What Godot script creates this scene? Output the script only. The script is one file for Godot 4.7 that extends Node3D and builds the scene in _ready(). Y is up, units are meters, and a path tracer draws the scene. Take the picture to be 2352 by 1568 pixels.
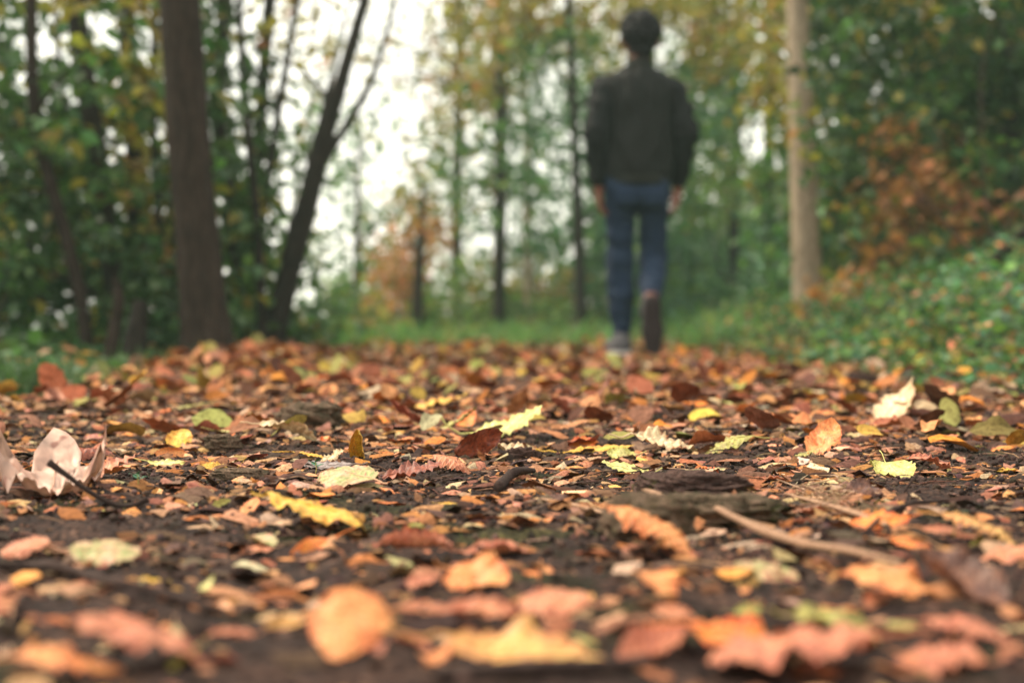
extends Node3D
# Autumn woodland path: fallen leaves in focus, a walker and trees out of focus beyond.
# Pixel positions below are in a 2352 x 1568 view of the photograph.

const FPX := 3267.0
const CXP := 1176.0
const CYP := 784.0
const CAM_H := 0.168
var cam: Camera3D
var cam_basis: Basis
var rng := RandomNumberGenerator.new()
var n_big := FastNoiseLite.new()
var n_mid := FastNoiseLite.new()
var n_fine := FastNoiseLite.new()
var n_gen := FastNoiseLite.new()
var used := {}
var landmarks := []
var mats := {}
var leaf_mats := {}
var leaf_bump: ImageTexture

func _ready():
	rng.seed = 77
	# ---- camera
	cam = Camera3D.new(); cam.name = "camera"; add_child(cam)
	cam.position = Vector3(0, CAM_H, 0)
	cam.rotation_degrees.x = -0.684
	cam.near = 0.05; cam.far = 400.0
	var ca := CameraAttributesPhysical.new()
	ca.frustum_focal_length = 50.0
	ca.frustum_focus_distance = 1.62
	ca.exposure_aperture = 3.5
	cam.attributes = ca
	cam.fov = 27.0
	cam.current = true
	cam_basis = Basis.from_euler(Vector3(deg_to_rad(-0.684), 0, 0))
	# ---- sky, sun, exposure
	var we := WorldEnvironment.new(); we.name = "world_environment"; add_child(we)
	var env := Environment.new()
	env.background_mode = Environment.BG_SKY
	var sky := Sky.new()
	var sm := ProceduralSkyMaterial.new()
	sm.sky_top_color = Color(0.94, 0.935, 0.915)
	sm.sky_horizon_color = Color(0.97, 0.945, 0.89)
	sm.sky_curve = 0.25
	sm.sky_energy_multiplier = 1.4
	sm.ground_bottom_color = Color(0.2, 0.18, 0.15)
	sm.ground_horizon_color = Color(0.35, 0.35, 0.3)
	sm.sun_angle_max = 1.0
	sky.sky_material = sm
	env.sky = sky
	env.tonemap_mode = Environment.TONE_MAPPER_LINEAR
	env.tonemap_exposure = 1.02
	env.sdfgi_enabled = true
	env.ssao_enabled = true
	env.ssil_enabled = true
	env.fog_enabled = true
	env.fog_density = 0.003
	env.fog_light_color = Color(0.78, 0.92, 0.86)
	we.environment = env
	var sun := DirectionalLight3D.new(); sun.name = "sun"; add_child(sun)
	sun.light_energy = 1.4
	sun.light_angular_distance = 9.0
	sun.light_color = Color(1.0, 0.94, 0.84)
	sun.shadow_enabled = true
	sun.look_at_from_position(Vector3(-3.4, 4.6, -1.9), Vector3.ZERO)

	n_big.seed = 3; n_big.frequency = 1.1; n_big.fractal_octaves = 2
	n_mid.seed = 5; n_mid.frequency = 7.0; n_mid.fractal_octaves = 2
	n_fine.seed = 9; n_fine.frequency = 42.0; n_fine.fractal_octaves = 3
	n_gen.seed = 21; n_gen.frequency = 1.0; n_gen.fractal_octaves = 3
	make_materials()
	build_ground()
	build_water()
	build_trees()
	build_undergrowth()
	build_wood_and_stone()
	build_hero_leaves()
	build_scattered_leaves()
	build_litter()
	build_person()

# ------------------------------------------------------------------ helpers
func numbered(called: String) -> String:
	if not used.has(called):
		used[called] = 0
		return called
	used[called] += 1
	return "%s_%03d" % [called, used[called]]

func thing(called: String, label: String, category: String, group := "") -> Node3D:
	var o := Node3D.new()
	o.name = numbered(called)
	add_child(o)
	o.set_meta("label", label); o.set_meta("category", category)
	if group != "": o.set_meta("group", group)
	return o

func part(called: String, mesh: Mesh, m: Material, parent: Node) -> MeshInstance3D:
	var o := MeshInstance3D.new()
	o.name = called
	o.mesh = mesh
	o.material_override = m
	o.cast_shadow = GeometryInstance3D.SHADOW_CASTING_SETTING_ON
	parent.add_child(o, true)
	return o

func struct(called: String, mesh: Mesh, m: Material) -> MeshInstance3D:
	var o := part(called, mesh, m, self)
	o.set_meta("kind", "structure")
	return o

func copies(called: String, mesh: Mesh, m: Material, xf: Array, cols: Array, parent: Node) -> MultiMeshInstance3D:
	var mm := MultiMesh.new()
	mm.transform_format = MultiMesh.TRANSFORM_3D
	mm.use_colors = true
	mm.mesh = mesh
	mm.instance_count = xf.size()
	for i in xf.size():
		mm.set_instance_transform(i, xf[i])
		mm.set_instance_color(i, cols[i])
	var o := MultiMeshInstance3D.new()
	o.name = called
	o.multimesh = mm
	o.material_override = m
	parent.add_child(o, true)
	o.set_meta("kind", "stuff")
	return o

func ray(px: float, py: float) -> Vector3:
	return cam_basis * Vector3((px - CXP) / FPX, (CYP - py) / FPX, -1.0)

func at(px: float, py: float, d: float) -> Vector3:
	return Vector3(0, CAM_H, 0) + ray(px, py) * d

func ground_at(px: float, py: float) -> Vector3:
	var r := ray(px, py)
	var t := 0.4
	while t < 60.0:
		var p := Vector3(0, CAM_H, 0) + r * t
		if p.y <= gh(p.x, p.z):
			return Vector3(p.x, gh(p.x, p.z), p.z)
		t *= 1.004
	return Vector3(0, CAM_H, 0) + r * t

func gh(x: float, z: float) -> float:
	var d := -z
	var y := 0.0
	if x < -1.2:
		var t := -1.2 - x
		y -= minf(0.10 * t + 0.16 * t * t, 1.6)
	elif x > 1.15:
		var t := x - 1.15
		if t < 2.6: y += 0.10 * t + 0.12 * t * t
		else: y += 1.071 + 0.724 * (t - 2.6)
		y = minf(y, 8.0)
	if d > 10.0: y += 0.010 * (d - 10.0)
	y += n_big.get_noise_2d(x, z) * 0.012
	y += n_mid.get_noise_2d(x, z) * 0.006
	if d < 5.0: y += n_fine.get_noise_2d(x, z) * 0.0035
	y += 0.055 * exp(-((x + 0.98) * (x + 0.98) / 0.10 + (d - 5.7) * (d - 5.7) / 0.5))
	return y

func lin(r: float, g: float, b: float) -> Color:
	return Color(r, g, b).linear_to_srgb()

func jit(c: Color, a: float) -> Color:
	var k := exp(rng.randfn(0.0, a))
	return Color(c.r * k * exp(rng.randfn(0, a * 0.3)), c.g * k * exp(rng.randfn(0, a * 0.3)), c.b * k * exp(rng.randfn(0, a * 0.3)))

func smooth_mesh(v: PackedVector3Array, idx: PackedInt32Array, uv = null, col = null) -> ArrayMesh:
	var n := PackedVector3Array(); n.resize(v.size())
	var i := 0
	while i < idx.size():
		var a := idx[i]; var b := idx[i + 1]; var c := idx[i + 2]
		var f := (v[c] - v[a]).cross(v[b] - v[a])
		n[a] += f; n[b] += f; n[c] += f
		i += 3
	for k in n.size():
		var l := n[k].length()
		n[k] = n[k] / l if l > 1e-12 else Vector3.UP
	var arr := []; arr.resize(Mesh.ARRAY_MAX)
	arr[Mesh.ARRAY_VERTEX] = v; arr[Mesh.ARRAY_NORMAL] = n; arr[Mesh.ARRAY_INDEX] = idx
	if uv != null: arr[Mesh.ARRAY_TEX_UV] = uv
	if col != null: arr[Mesh.ARRAY_COLOR] = col
	var m := ArrayMesh.new()
	m.add_surface_from_arrays(Mesh.PRIMITIVE_TRIANGLES, arr)
	return m

# tube along pts with radii; rough: relative radius noise; flat: squashes the section vertically
func tube(pts: Array, radii: Array, sides := 8, rough := 0.0, flat := 1.0, sub := 1, ridges := 0.0) -> ArrayMesh:
	var P := []; var R := []
	for i in pts.size() - 1:
		for k in sub:
			var t := float(k) / sub
			var p0: Vector3 = pts[maxi(i - 1, 0)]; var p1: Vector3 = pts[i]; var p2: Vector3 = pts[i + 1]; var p3: Vector3 = pts[mini(i + 2, pts.size() - 1)]
			P.append(p1.cubic_interpolate(p2, p0, p3, t))
			R.append(lerpf(radii[i], radii[i + 1], t))
	P.append(pts[-1]); R.append(radii[-1])
	var v := PackedVector3Array(); var idx := PackedInt32Array()
	for i in P.size():
		var dir: Vector3 = (P[mini(i + 1, P.size() - 1)] - P[maxi(i - 1, 0)]).normalized()
		var side := dir.cross(Vector3.UP)
		if side.length() < 0.15: side = dir.cross(Vector3(0, 0, 1))
		side = side.normalized()
		var up := side.cross(dir).normalized()
		for k in sides:
			var a := TAU * k / sides
			var r: float = R[i]
			if rough > 0.0:
				var q: Vector3 = P[i]
				r *= 1.0 + rough * n_gen.get_noise_3d(cos(a) * 2.0 + q.x * 9.0, q.y * 7.0 + sin(a) * 2.0, q.z * 9.0) * 1.6
			if ridges > 0.0: r *= 1.0 + ridges * sin(a * 5.0 + i * 0.11) * (0.6 + 0.4 * sin(a * 9.0))
			v.append(P[i] + side * cos(a) * r + up * sin(a) * r * flat)
	for i in P.size() - 1:
		for k in sides:
			var a := i * sides + k; var b := i * sides + (k + 1) % sides
			idx.append_array([a, a + sides, b, b, a + sides, b + sides])
	for e in 2:
		var c := v.size()
		var i := 0 if e == 0 else P.size() - 1
		v.append(P[i])
		for k in sides:
			var a := i * sides + k; var b := i * sides + (k + 1) % sides
			idx.append_array([c, a, b] if e == 0 else [c, b, a])
	return smooth_mesh(v, idx)

func lump(r: Vector3, rough: float, sd: float, nu := 20, nv := 12, freq := 1.6, ridge := 0.0) -> ArrayMesh:
	var v := PackedVector3Array(); var idx := PackedInt32Array()
	for i in nv + 1:
		var th := PI * i / nv
		for k in nu:
			var ph := TAU * k / nu
			var q := Vector3(sin(th) * cos(ph), cos(th), sin(th) * sin(ph))
			var s := 1.0 + rough * n_gen.get_noise_3d(q.x * freq + sd, q.y * freq, q.z * freq) * 1.5 + rough * 0.35 * n_gen.get_noise_3d(q.x * 6 + sd, q.y * 6, q.z * 6)
			s += ridge * n_gen.get_noise_3d(q.x * 1.2 + sd, q.y * 9.0, q.z * 9.0)
			q = Vector3(sign(q.x) * pow(absf(q.x), 0.8), sign(q.y) * pow(absf(q.y), 0.75), sign(q.z) * pow(absf(q.z), 0.8))
			v.append(q * r * s)
	for i in nv:
		for k in nu:
			var a := i * nu + k; var b := i * nu + (k + 1) % nu
			idx.append_array([a, b, a + nu, b, b + nu, a + nu])
	return smooth_mesh(v, idx)

# ------------------------------------------------------------------ materials
func noise_image(size: int, freq: float, oct: int, sd: int, type := FastNoiseLite.TYPE_SIMPLEX_SMOOTH) -> Image:
	var f := FastNoiseLite.new()
	f.seed = sd; f.frequency = freq; f.fractal_octaves = oct; f.noise_type = type
	var im := f.get_seamless_image(size, size)
	im.convert(Image.FORMAT_RF)
	return im

func ramp_texture(size: int, a: Image, b: Image, stops: Array, wa: float) -> ImageTexture:
	var gr := Gradient.new()
	gr.offsets = PackedFloat32Array(stops.map(func(s): return s[0]))
	gr.colors = PackedColorArray(stops.map(func(s): return s[1]))
	var out := Image.create_empty(size, size, false, Image.FORMAT_RGB8)
	for y in size:
		for x in size:
			out.set_pixel(x, y, gr.sample(a.get_pixel(x, y).r * wa + b.get_pixel(x, y).r * (1.0 - wa)))
	return ImageTexture.create_from_image(out)

func plain(color: Color, rough := 0.8, spec := 0.3) -> StandardMaterial3D:
	var m := StandardMaterial3D.new()
	m.albedo_color = color; m.roughness = rough; m.metallic_specular = spec
	m.cull_mode = BaseMaterial3D.CULL_DISABLED
	return m

func make_materials():
	var fine := noise_image(512, 0.09, 4, 4)
	var coarse := noise_image(512, 0.012, 4, 8)
	var cell := noise_image(512, 0.05, 2, 15, FastNoiseLite.TYPE_CELLULAR)
	var bumpt := ImageTexture.create_from_image(fine)
	var soil := StandardMaterial3D.new()
	soil.albedo_texture = ramp_texture(512, fine, coarse, [[0.2, lin(0.010, 0.007, 0.0065)], [0.45, lin(0.026, 0.0155, 0.0125)], [0.6, lin(0.055, 0.031, 0.023)], [0.75, lin(0.13, 0.07, 0.048)], [0.9, lin(0.24, 0.14, 0.10)]], 0.6)
	soil.uv1_triplanar = true; soil.uv1_world_triplanar = true; soil.uv1_scale = Vector3.ONE * 2.6
	soil.roughness = 0.92; soil.metallic_specular = 0.25
	soil.heightmap_enabled = true; soil.heightmap_texture = bumpt; soil.heightmap_scale = 0.45
	soil.vertex_color_use_as_albedo = true
	mats.soil = soil
	for b in [["bark_dark", lin(0.020, 0.016, 0.013), lin(0.055, 0.040, 0.032)], ["bark_brown", lin(0.024, 0.016, 0.012), lin(0.062, 0.042, 0.032)], ["bark_pale", lin(0.28, 0.21, 0.14), lin(0.55, 0.43, 0.30)], ["wood_tan", lin(0.26, 0.14, 0.085), lin(0.56, 0.35, 0.22)], ["twig_dark", lin(0.035, 0.022, 0.02), lin(0.10, 0.066, 0.052)]]:
		var m := StandardMaterial3D.new()
		m.albedo_texture = ramp_texture(256, noise_image(256, 0.05, 4, 31), noise_image(256, 0.02, 3, 32), [[0.3, b[1]], [0.7, b[2]]], 0.5)
		m.uv1_triplanar = true
		m.uv1_scale = Vector3(5, 0.9, 5) if b[0].begins_with("bark") else Vector3(12, 40, 40)
		m.roughness = 0.9; m.metallic_specular = 0.25
		m.heightmap_enabled = true; m.heightmap_texture = bumpt; m.heightmap_scale = 0.9 if b[0].begins_with("bark") else 0.1
		m.cull_mode = BaseMaterial3D.CULL_DISABLED
		mats[b[0]] = m
	var st := StandardMaterial3D.new()
	st.albedo_texture = ramp_texture(512, fine, coarse, [[0.25, lin(0.03, 0.03, 0.014)], [0.42, lin(0.06, 0.045, 0.028)], [0.58, lin(0.14, 0.09, 0.06)], [0.85, lin(0.30, 0.20, 0.14)]], 0.5)
	st.uv1_triplanar = true; st.uv1_scale = Vector3.ONE * 6.0
	st.roughness = 0.95; st.metallic_specular = 0.2
	st.heightmap_enabled = true; st.heightmap_texture = bumpt; st.heightmap_scale = 0.2
	mats.stone = st
	var rb := StandardMaterial3D.new()
	rb.albedo_texture = ramp_texture(512, fine, cell, [[0.2, lin(0.028, 0.017, 0.015)], [0.5, lin(0.10, 0.058, 0.046)], [0.8, lin(0.24, 0.14, 0.11)]], 0.6)
	rb.uv1_triplanar = true; rb.uv1_scale = Vector3(3, 16, 16)
	rb.roughness = 0.9; rb.metallic_specular = 0.25
	rb.heightmap_enabled = true; rb.heightmap_texture = bumpt; rb.heightmap_scale = 0.35
	mats.root = rb
	# foliage that takes the colour of each copy
	var fo := StandardMaterial3D.new()
	fo.vertex_color_use_as_albedo = true; fo.roughness = 0.55; fo.metallic_specular = 0.4
	fo.backlight_enabled = true; fo.backlight = Color(0.9, 0.95, 0.7)
	fo.cull_mode = BaseMaterial3D.CULL_DISABLED
	mats.foliage = fo
	var li := StandardMaterial3D.new()
	li.vertex_color_use_as_albedo = true; li.roughness = 0.85; li.metallic_specular = 0.25
	li.albedo_texture = ramp_texture(256, noise_image(256, 0.06, 4, 41), noise_image(256, 0.02, 3, 42), [[0.2, Color(0.55, 0.5, 0.48)], [0.5, Color(0.86, 0.84, 0.82)], [0.8, Color(1, 1, 1)]], 0.5)
	li.uv1_triplanar = true; li.uv1_scale = Vector3.ONE * 1.0
	li.cull_mode = BaseMaterial3D.CULL_DISABLED
	li.backlight_enabled = true; li.backlight = Color(0.2, 0.15, 0.1)
	mats.litter = li
	mats.moss = mats.foliage
	make_leaf_materials()

func c8(r: int, g: int, b: int) -> Color:
	return Color(r / 255.0, g / 255.0, b / 255.0)

func make_leaf_materials():
	var S := 192
	var wr := FastNoiseLite.new(); wr.seed = 61; wr.frequency = 0.03; wr.fractal_octaves = 4
	var bl := FastNoiseLite.new(); bl.seed = 62; bl.frequency = 0.012; bl.fractal_octaves = 3
	var sp := FastNoiseLite.new(); sp.seed = 63; sp.frequency = 0.05; sp.fractal_octaves = 2
	# vein strength per texel, once for feathered and once for fan-veined leaves
	var feather := PackedFloat32Array(); feather.resize(S * S)
	var fan := PackedFloat32Array(); fan.resize(S * S)
	var bump := Image.create_empty(S, S, false, Image.FORMAT_RF)
	for y in S:
		var v := float(y) / S
		for x in S:
			var u := 2.0 * x / S - 1.0
			var mid := exp(-u * u * 900.0)
			var s := (v - 0.20 * absf(u)) * 10.0
			var fr := absf(s - roundf(s))
			var side := exp(-fr * fr * 90.0) * 0.8
			var net := 0.25 * maxf(0.0, wr.get_noise_2d(x * 3.0, y * 3.0))
			var q := maxf(mid, side) + net
			feather[y * S + x] = q
			var ang := atan2(u, v * 2.0 + 0.02)
			var best := 0.0
			for la in [0.0, 0.75, -0.75, 1.45, -1.45]:
				var da: float = (ang - la) * sqrt(u * u + v * v * 4.0)
				best = maxf(best, exp(-da * da * 900.0))
			fan[y * S + x] = best + net
			bump.set_pixel(x, y, Color(0.5 + 0.35 * q + 0.3 * wr.get_noise_2d(x, y), 0, 0))
	leaf_bump = ImageTexture.create_from_image(bump)
	var pal := {
		"tan": [c8(200, 130, 90), c8(174, 96, 64), c8(220, 170, 130), c8(120, 64, 46), 0.30],
		"apricot": [c8(222, 148, 86), c8(208, 112, 58), c8(238, 190, 134), c8(160, 84, 50), 0.18],
		"yellow": [c8(216, 178, 62), c8(214, 150, 52), c8(232, 208, 118), c8(150, 90, 42), 0.22],
		"green": [c8(146, 156, 92), c8(204, 158, 122), c8(214, 168, 138), c8(168, 88, 68), 0.30],
		"cream": [c8(224, 204, 160), c8(198, 160, 118), c8(232, 218, 186), c8(150, 104, 74), 0.25],
		"redbrown": [c8(158, 84, 58), c8(116, 58, 42), c8(178, 110, 80), c8(72, 40, 32), 0.30],
		"orange": [c8(228, 136, 52), c8(206, 88, 36), c8(236, 172, 96), c8(140, 60, 34), 0.22],
		"lemon": [c8(216, 204, 130), c8(186, 178, 92), c8(228, 220, 164), c8(140, 110, 60), 0.18],
		"pinkbeige": [c8(198, 164, 144), c8(176, 134, 114), c8(206, 174, 152), c8(150, 100, 84), 0.15],
		"grey": [c8(150, 134, 128), c8(116, 98, 92), c8(172, 156, 146), c8(90, 72, 66), 0.25],
		"brown": [c8(124, 80, 58), c8(84, 52, 42), c8(150, 104, 80), c8(52, 34, 30), 0.30],
		"pinktan": [c8(200, 126, 90), c8(170, 92, 64), c8(216, 160, 124), c8(122, 66, 50), 0.30],
		"mustard": [c8(214, 164, 88), c8(206, 136, 76), c8(228, 190, 130), c8(140, 84, 50), 0.22],
		"olive": [c8(172, 164, 84), c8(140, 128, 62), c8(204, 196, 130), c8(120, 80, 50), 0.28],
	}
	var n := 0
	for k in pal:
		var p: Array = pal[k]
		var veins := fan if k == "pinkbeige" else feather
		var im := Image.create_empty(S, S, false, Image.FORMAT_RGB8)
		n += 1
		for y in S:
			for x in S:
				var u := absf(2.0 * x / S - 1.0)
				var b := bl.get_noise_2d(x + n * 300.0, y) * 1.3 + (u - 0.45) * 0.9
				var c: Color = p[0].lerp(p[1], clampf(b + 0.4, 0.0, 1.0))
				c = c.lerp(p[2], clampf(veins[y * S + x], 0.0, 1.0) * 0.55)
				var s := sp.get_noise_2d(x, y + n * 300.0)
				c = c.lerp(p[3], clampf((s - (0.62 - p[4])) * 4.0, 0.0, 0.85))
				var g := 1.0 + 0.22 * wr.get_noise_2d(x * 2.0, y * 2.0 + n * 100.0)
				im.set_pixel(x, y, Color(c.r * g, c.g * g, c.b * g))
		var m := StandardMaterial3D.new()
		m.albedo_texture = ImageTexture.create_from_image(im)
		m.roughness = 0.52; m.metallic_specular = 0.45
		m.heightmap_enabled = true; m.heightmap_texture = leaf_bump; m.heightmap_scale = 0.09
		m.backlight_enabled = true; m.backlight = Color(0.35, 0.33, 0.28)
		m.cull_mode = BaseMaterial3D.CULL_DISABLED
		leaf_mats[k] = m
		leaf_mats[k + "_stalk"] = plain(p[1].lerp(p[2], 0.4), 0.7)

# ------------------------------------------------------------------ ground and water
func build_ground():
	var zs := []; var xs := []
	var z := 7.0
	while z > -0.3: zs.append(z); z -= 0.5
	var d := 0.4
	while d < 3.2: zs.append(-d); d *= 1.0062
	while d < 16.0: zs.append(-d); d *= 1.02
	while d < 50.0: zs.append(-d); d *= 1.12
	zs.append(-50.0)
	var x := 0.0
	var right := []
	while x < 1.15: right.append(x); x += 0.0075
	right.append(1.25)
	x = 1.3
	while x < 5.0: right.append(x); x += 0.06
	while x < 26.0: right.append(x); x *= 1.16
	for i in range(right.size() - 1, 0, -1): xs.append(-right[i])
	xs.append_array(right)
	var nx := xs.size(); var nz := zs.size()
	var v := PackedVector3Array(); v.resize(nx * nz)
	var col := PackedColorArray(); col.resize(nx * nz)
	for j in nz:
		for i in nx:
			var px: float = xs[i]; var pz: float = zs[j]
			v[j * nx + i] = Vector3(px, gh(px, pz), pz)
			var m := n_gen.get_noise_2d(px * 4.0, pz * 4.0)
			var c := Color(1, 1, 1).lerp(Color(0.55, 0.95, 0.35), smoothstep(0.22, 0.42, m) * 0.8)
			if absf(px) > 1.25 or pz < -10.5:
				c = Color(0.8, 1.25, 0.55)
			col[j * nx + i] = c
	var pi := PackedInt32Array(); var gi := PackedInt32Array()
	for j in nz - 1:
		for i in nx - 1:
			var a := j * nx + i
			var q := [a, a + nx, a + 1, a + 1, a + nx, a + nx + 1]
			if absf(xs[i]) <= 1.251 and absf(xs[i + 1]) <= 1.251 and zs[j] > -10.6: pi.append_array(q)
			else: gi.append_array(q)
	for w in [["path", pi], ["ground", gi]]:
		var remap := {}
		var v2 := PackedVector3Array(); var c2 := PackedColorArray(); var i2 := PackedInt32Array()
		for k: int in w[1]:
			if not remap.has(k):
				remap[k] = v2.size(); v2.append(v[k]); c2.append(col[k])
			i2.append(remap[k])
		struct(w[0], smooth_mesh(v2, i2, null, c2), mats.soil)

func build_water():
	var m := plain(lin(0.03, 0.045, 0.035), 0.08, 0.5)
	var wv := noise_image(256, 0.03, 3, 71)
	m.heightmap_enabled = true; m.heightmap_texture = ImageTexture.create_from_image(wv); m.heightmap_scale = 0.6
	m.uv1_triplanar = true; m.uv1_world_triplanar = true; m.uv1_scale = Vector3.ONE * 0.6
	var pm := PlaneMesh.new(); pm.size = Vector2(26, 56)
	var o := struct("river", pm, m)
	o.position = Vector3(-16.0, -0.9, -22)

# ------------------------------------------------------------------ trees
const COVER := [
	"766894552389999999999999",
	"988994562289999998999999",
	"998996663168889999999999",
	"999898764278789999999999",
	"998898766778889999999999",
	"799997775856899999999999",
	"999999998977999999999999",
	"789899999999999999999999",
	"899999999000000000000000"]
# leaf colours of the wood's plants, and the view cells each one fills: [first column, first row, last column, last row]
const HUE := {
	"deep": Color(0.062, 0.112, 0.045), "green": Color(0.09, 0.17, 0.06), "yellow": Color(0.29, 0.235, 0.055),
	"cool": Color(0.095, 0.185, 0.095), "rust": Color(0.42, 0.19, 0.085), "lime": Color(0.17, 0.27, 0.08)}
const SPILL := {"deep": ["deep", "deep", "green", "yellow"], "green": ["green", "deep", "lime", "yellow"], "yellow": ["yellow", "green", "rust", "yellow"],
	"cool": ["cool", "green", "cool", "lime"], "rust": ["rust", "yellow", "deep", "rust"], "lime": ["lime", "green", "yellow", "lime"]}
const HUE_CELLS := [
	["rust", [[9, 5, 10, 5], [9, 6, 9, 7], [21, 3, 21, 3], [20, 4, 23, 5], [19, 6, 21, 6]]],
	["yellow", [[9, 0, 18, 0], [10, 1, 11, 2], [14, 1, 14, 1], [16, 1, 16, 1], [3, 0, 3, 5], [6, 0, 7, 1], [9, 1, 9, 4], [1, 0, 1, 0], [11, 6, 12, 6], [8, 7, 8, 7], [18, 1, 18, 2], [21, 0, 21, 0]]],
	["lime", [[16, 3, 17, 4], [8, 6, 8, 6], [11, 7, 13, 7], [10, 6, 10, 7]]],
	["cool", [[11, 5, 18, 5], [13, 6, 19, 7], [12, 2, 17, 4]]],  # far cells: the teal haze of distance is put into the leaf colour
	["green", [[10, 1, 18, 4], [7, 2, 8, 6], [20, 7, 23, 8], [1, 1, 2, 4], [0, 5, 0, 8], [1, 6, 1, 8], [3, 6, 3, 6], [5, 6, 7, 6], [22, 1, 22, 3], [6, 5, 6, 5]]]]

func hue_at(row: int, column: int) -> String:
	for kind in HUE_CELLS:
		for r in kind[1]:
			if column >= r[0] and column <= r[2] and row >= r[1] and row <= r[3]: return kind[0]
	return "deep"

var plants := []      # every tree and shrub: {root, at, low, high, layer, clumps}

func foliage_leaf(len: float, wid: float) -> ArrayMesh:
	var v := PackedVector3Array([Vector3(0, 0, 0), Vector3(0.30, 0.06, 0.5), Vector3(0.30, -0.02, 0), Vector3(0.30, 0.06, -0.5), Vector3(0.68, 0.02, 0.36), Vector3(0.68, -0.06, 0), Vector3(0.68, 0.02, -0.36), Vector3(1.0, -0.16, 0)])
	for i in v.size(): v[i] = v[i] * Vector3(len, len, wid)
	return smooth_mesh(v, PackedInt32Array([0, 2, 1, 0, 3, 2, 1, 2, 4, 2, 5, 4, 2, 3, 5, 3, 6, 5, 4, 5, 7, 5, 6, 7]))

func trunk_points(spec: Array, d: float) -> Array:
	# spec: [px, py, width px] from the top down; the last one is carried down into the ground
	var pts := []; var rad := []
	for i in range(spec.size() - 1, -1, -1):
		var s: Array = spec[i]
		var p := at(s[0], s[1], d)
		pts.append(p); rad.append(s[2] * d / FPX * 0.5)
	var foot: Vector3 = pts[0]
	var g := gh(foot.x, foot.z)
	if foot.y > g - 0.04:
		pts.push_front(Vector3(foot.x, g - 0.06, foot.z))
		rad.push_front(rad[0] * 1.18)
	else:
		pts[0].y = g - 0.06
	# the stem goes on above the picture
	var a: Vector3 = pts[-1]; var b: Vector3 = pts[-2]
	var dir := (a - b).normalized()
	dir = (dir + Vector3(0, 0.6, 0)).normalized()
	return [pts, rad, dir]

func add_tree(called: String, label: String, group: String, spec: Array, d: float, bark: String, layer: String, low: float, high: float, more := 0.0):
	var o := thing(called, label, "tree" if called.ends_with("tree") else called.get_slice("_", called.get_slice_count("_") - 1), group)
	var tp := trunk_points(spec, d)
	var pts: Array = tp[0]; var rad: Array = tp[1]
	if more > 0.0:
		for k in 3:
			pts.append(pts[-1] + tp[2] * more / 3.0 + Vector3(rng.randfn(0, 0.05), 0, rng.randfn(0, 0.05)))
			rad.append(rad[-1] * 0.8)
	var base: Vector3 = pts[0]
	o.position = base
	var loc := pts.map(func(p): return p - base)
	part("trunk", tube(loc, rad, 18, 0.035 if bark == "bark_pale" else 0.10, 1.0, 7), mats[bark], o)
	plants.append({"root": o, "at": base, "low": low, "high": high, "layer": layer, "clumps": [], "pts": pts, "rad": rad, "bark": bark})
	return o

func add_shrub(label: String, px: float, py: float, d: float, low: float, high: float, layer: String, bark := "twig_dark"):
	var o := thing("shrub", label, "shrub", "shrubs under the trees")
	var p := at(px, py, d)
	p.y = gh(p.x, p.z) - 0.02
	o.position = p
	plants.append({"root": o, "at": p, "low": low, "high": high, "layer": layer, "clumps": [], "pts": [p, p + Vector3(0, 0.15, 0)], "rad": [0.02, 0.015], "bark": bark})

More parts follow.
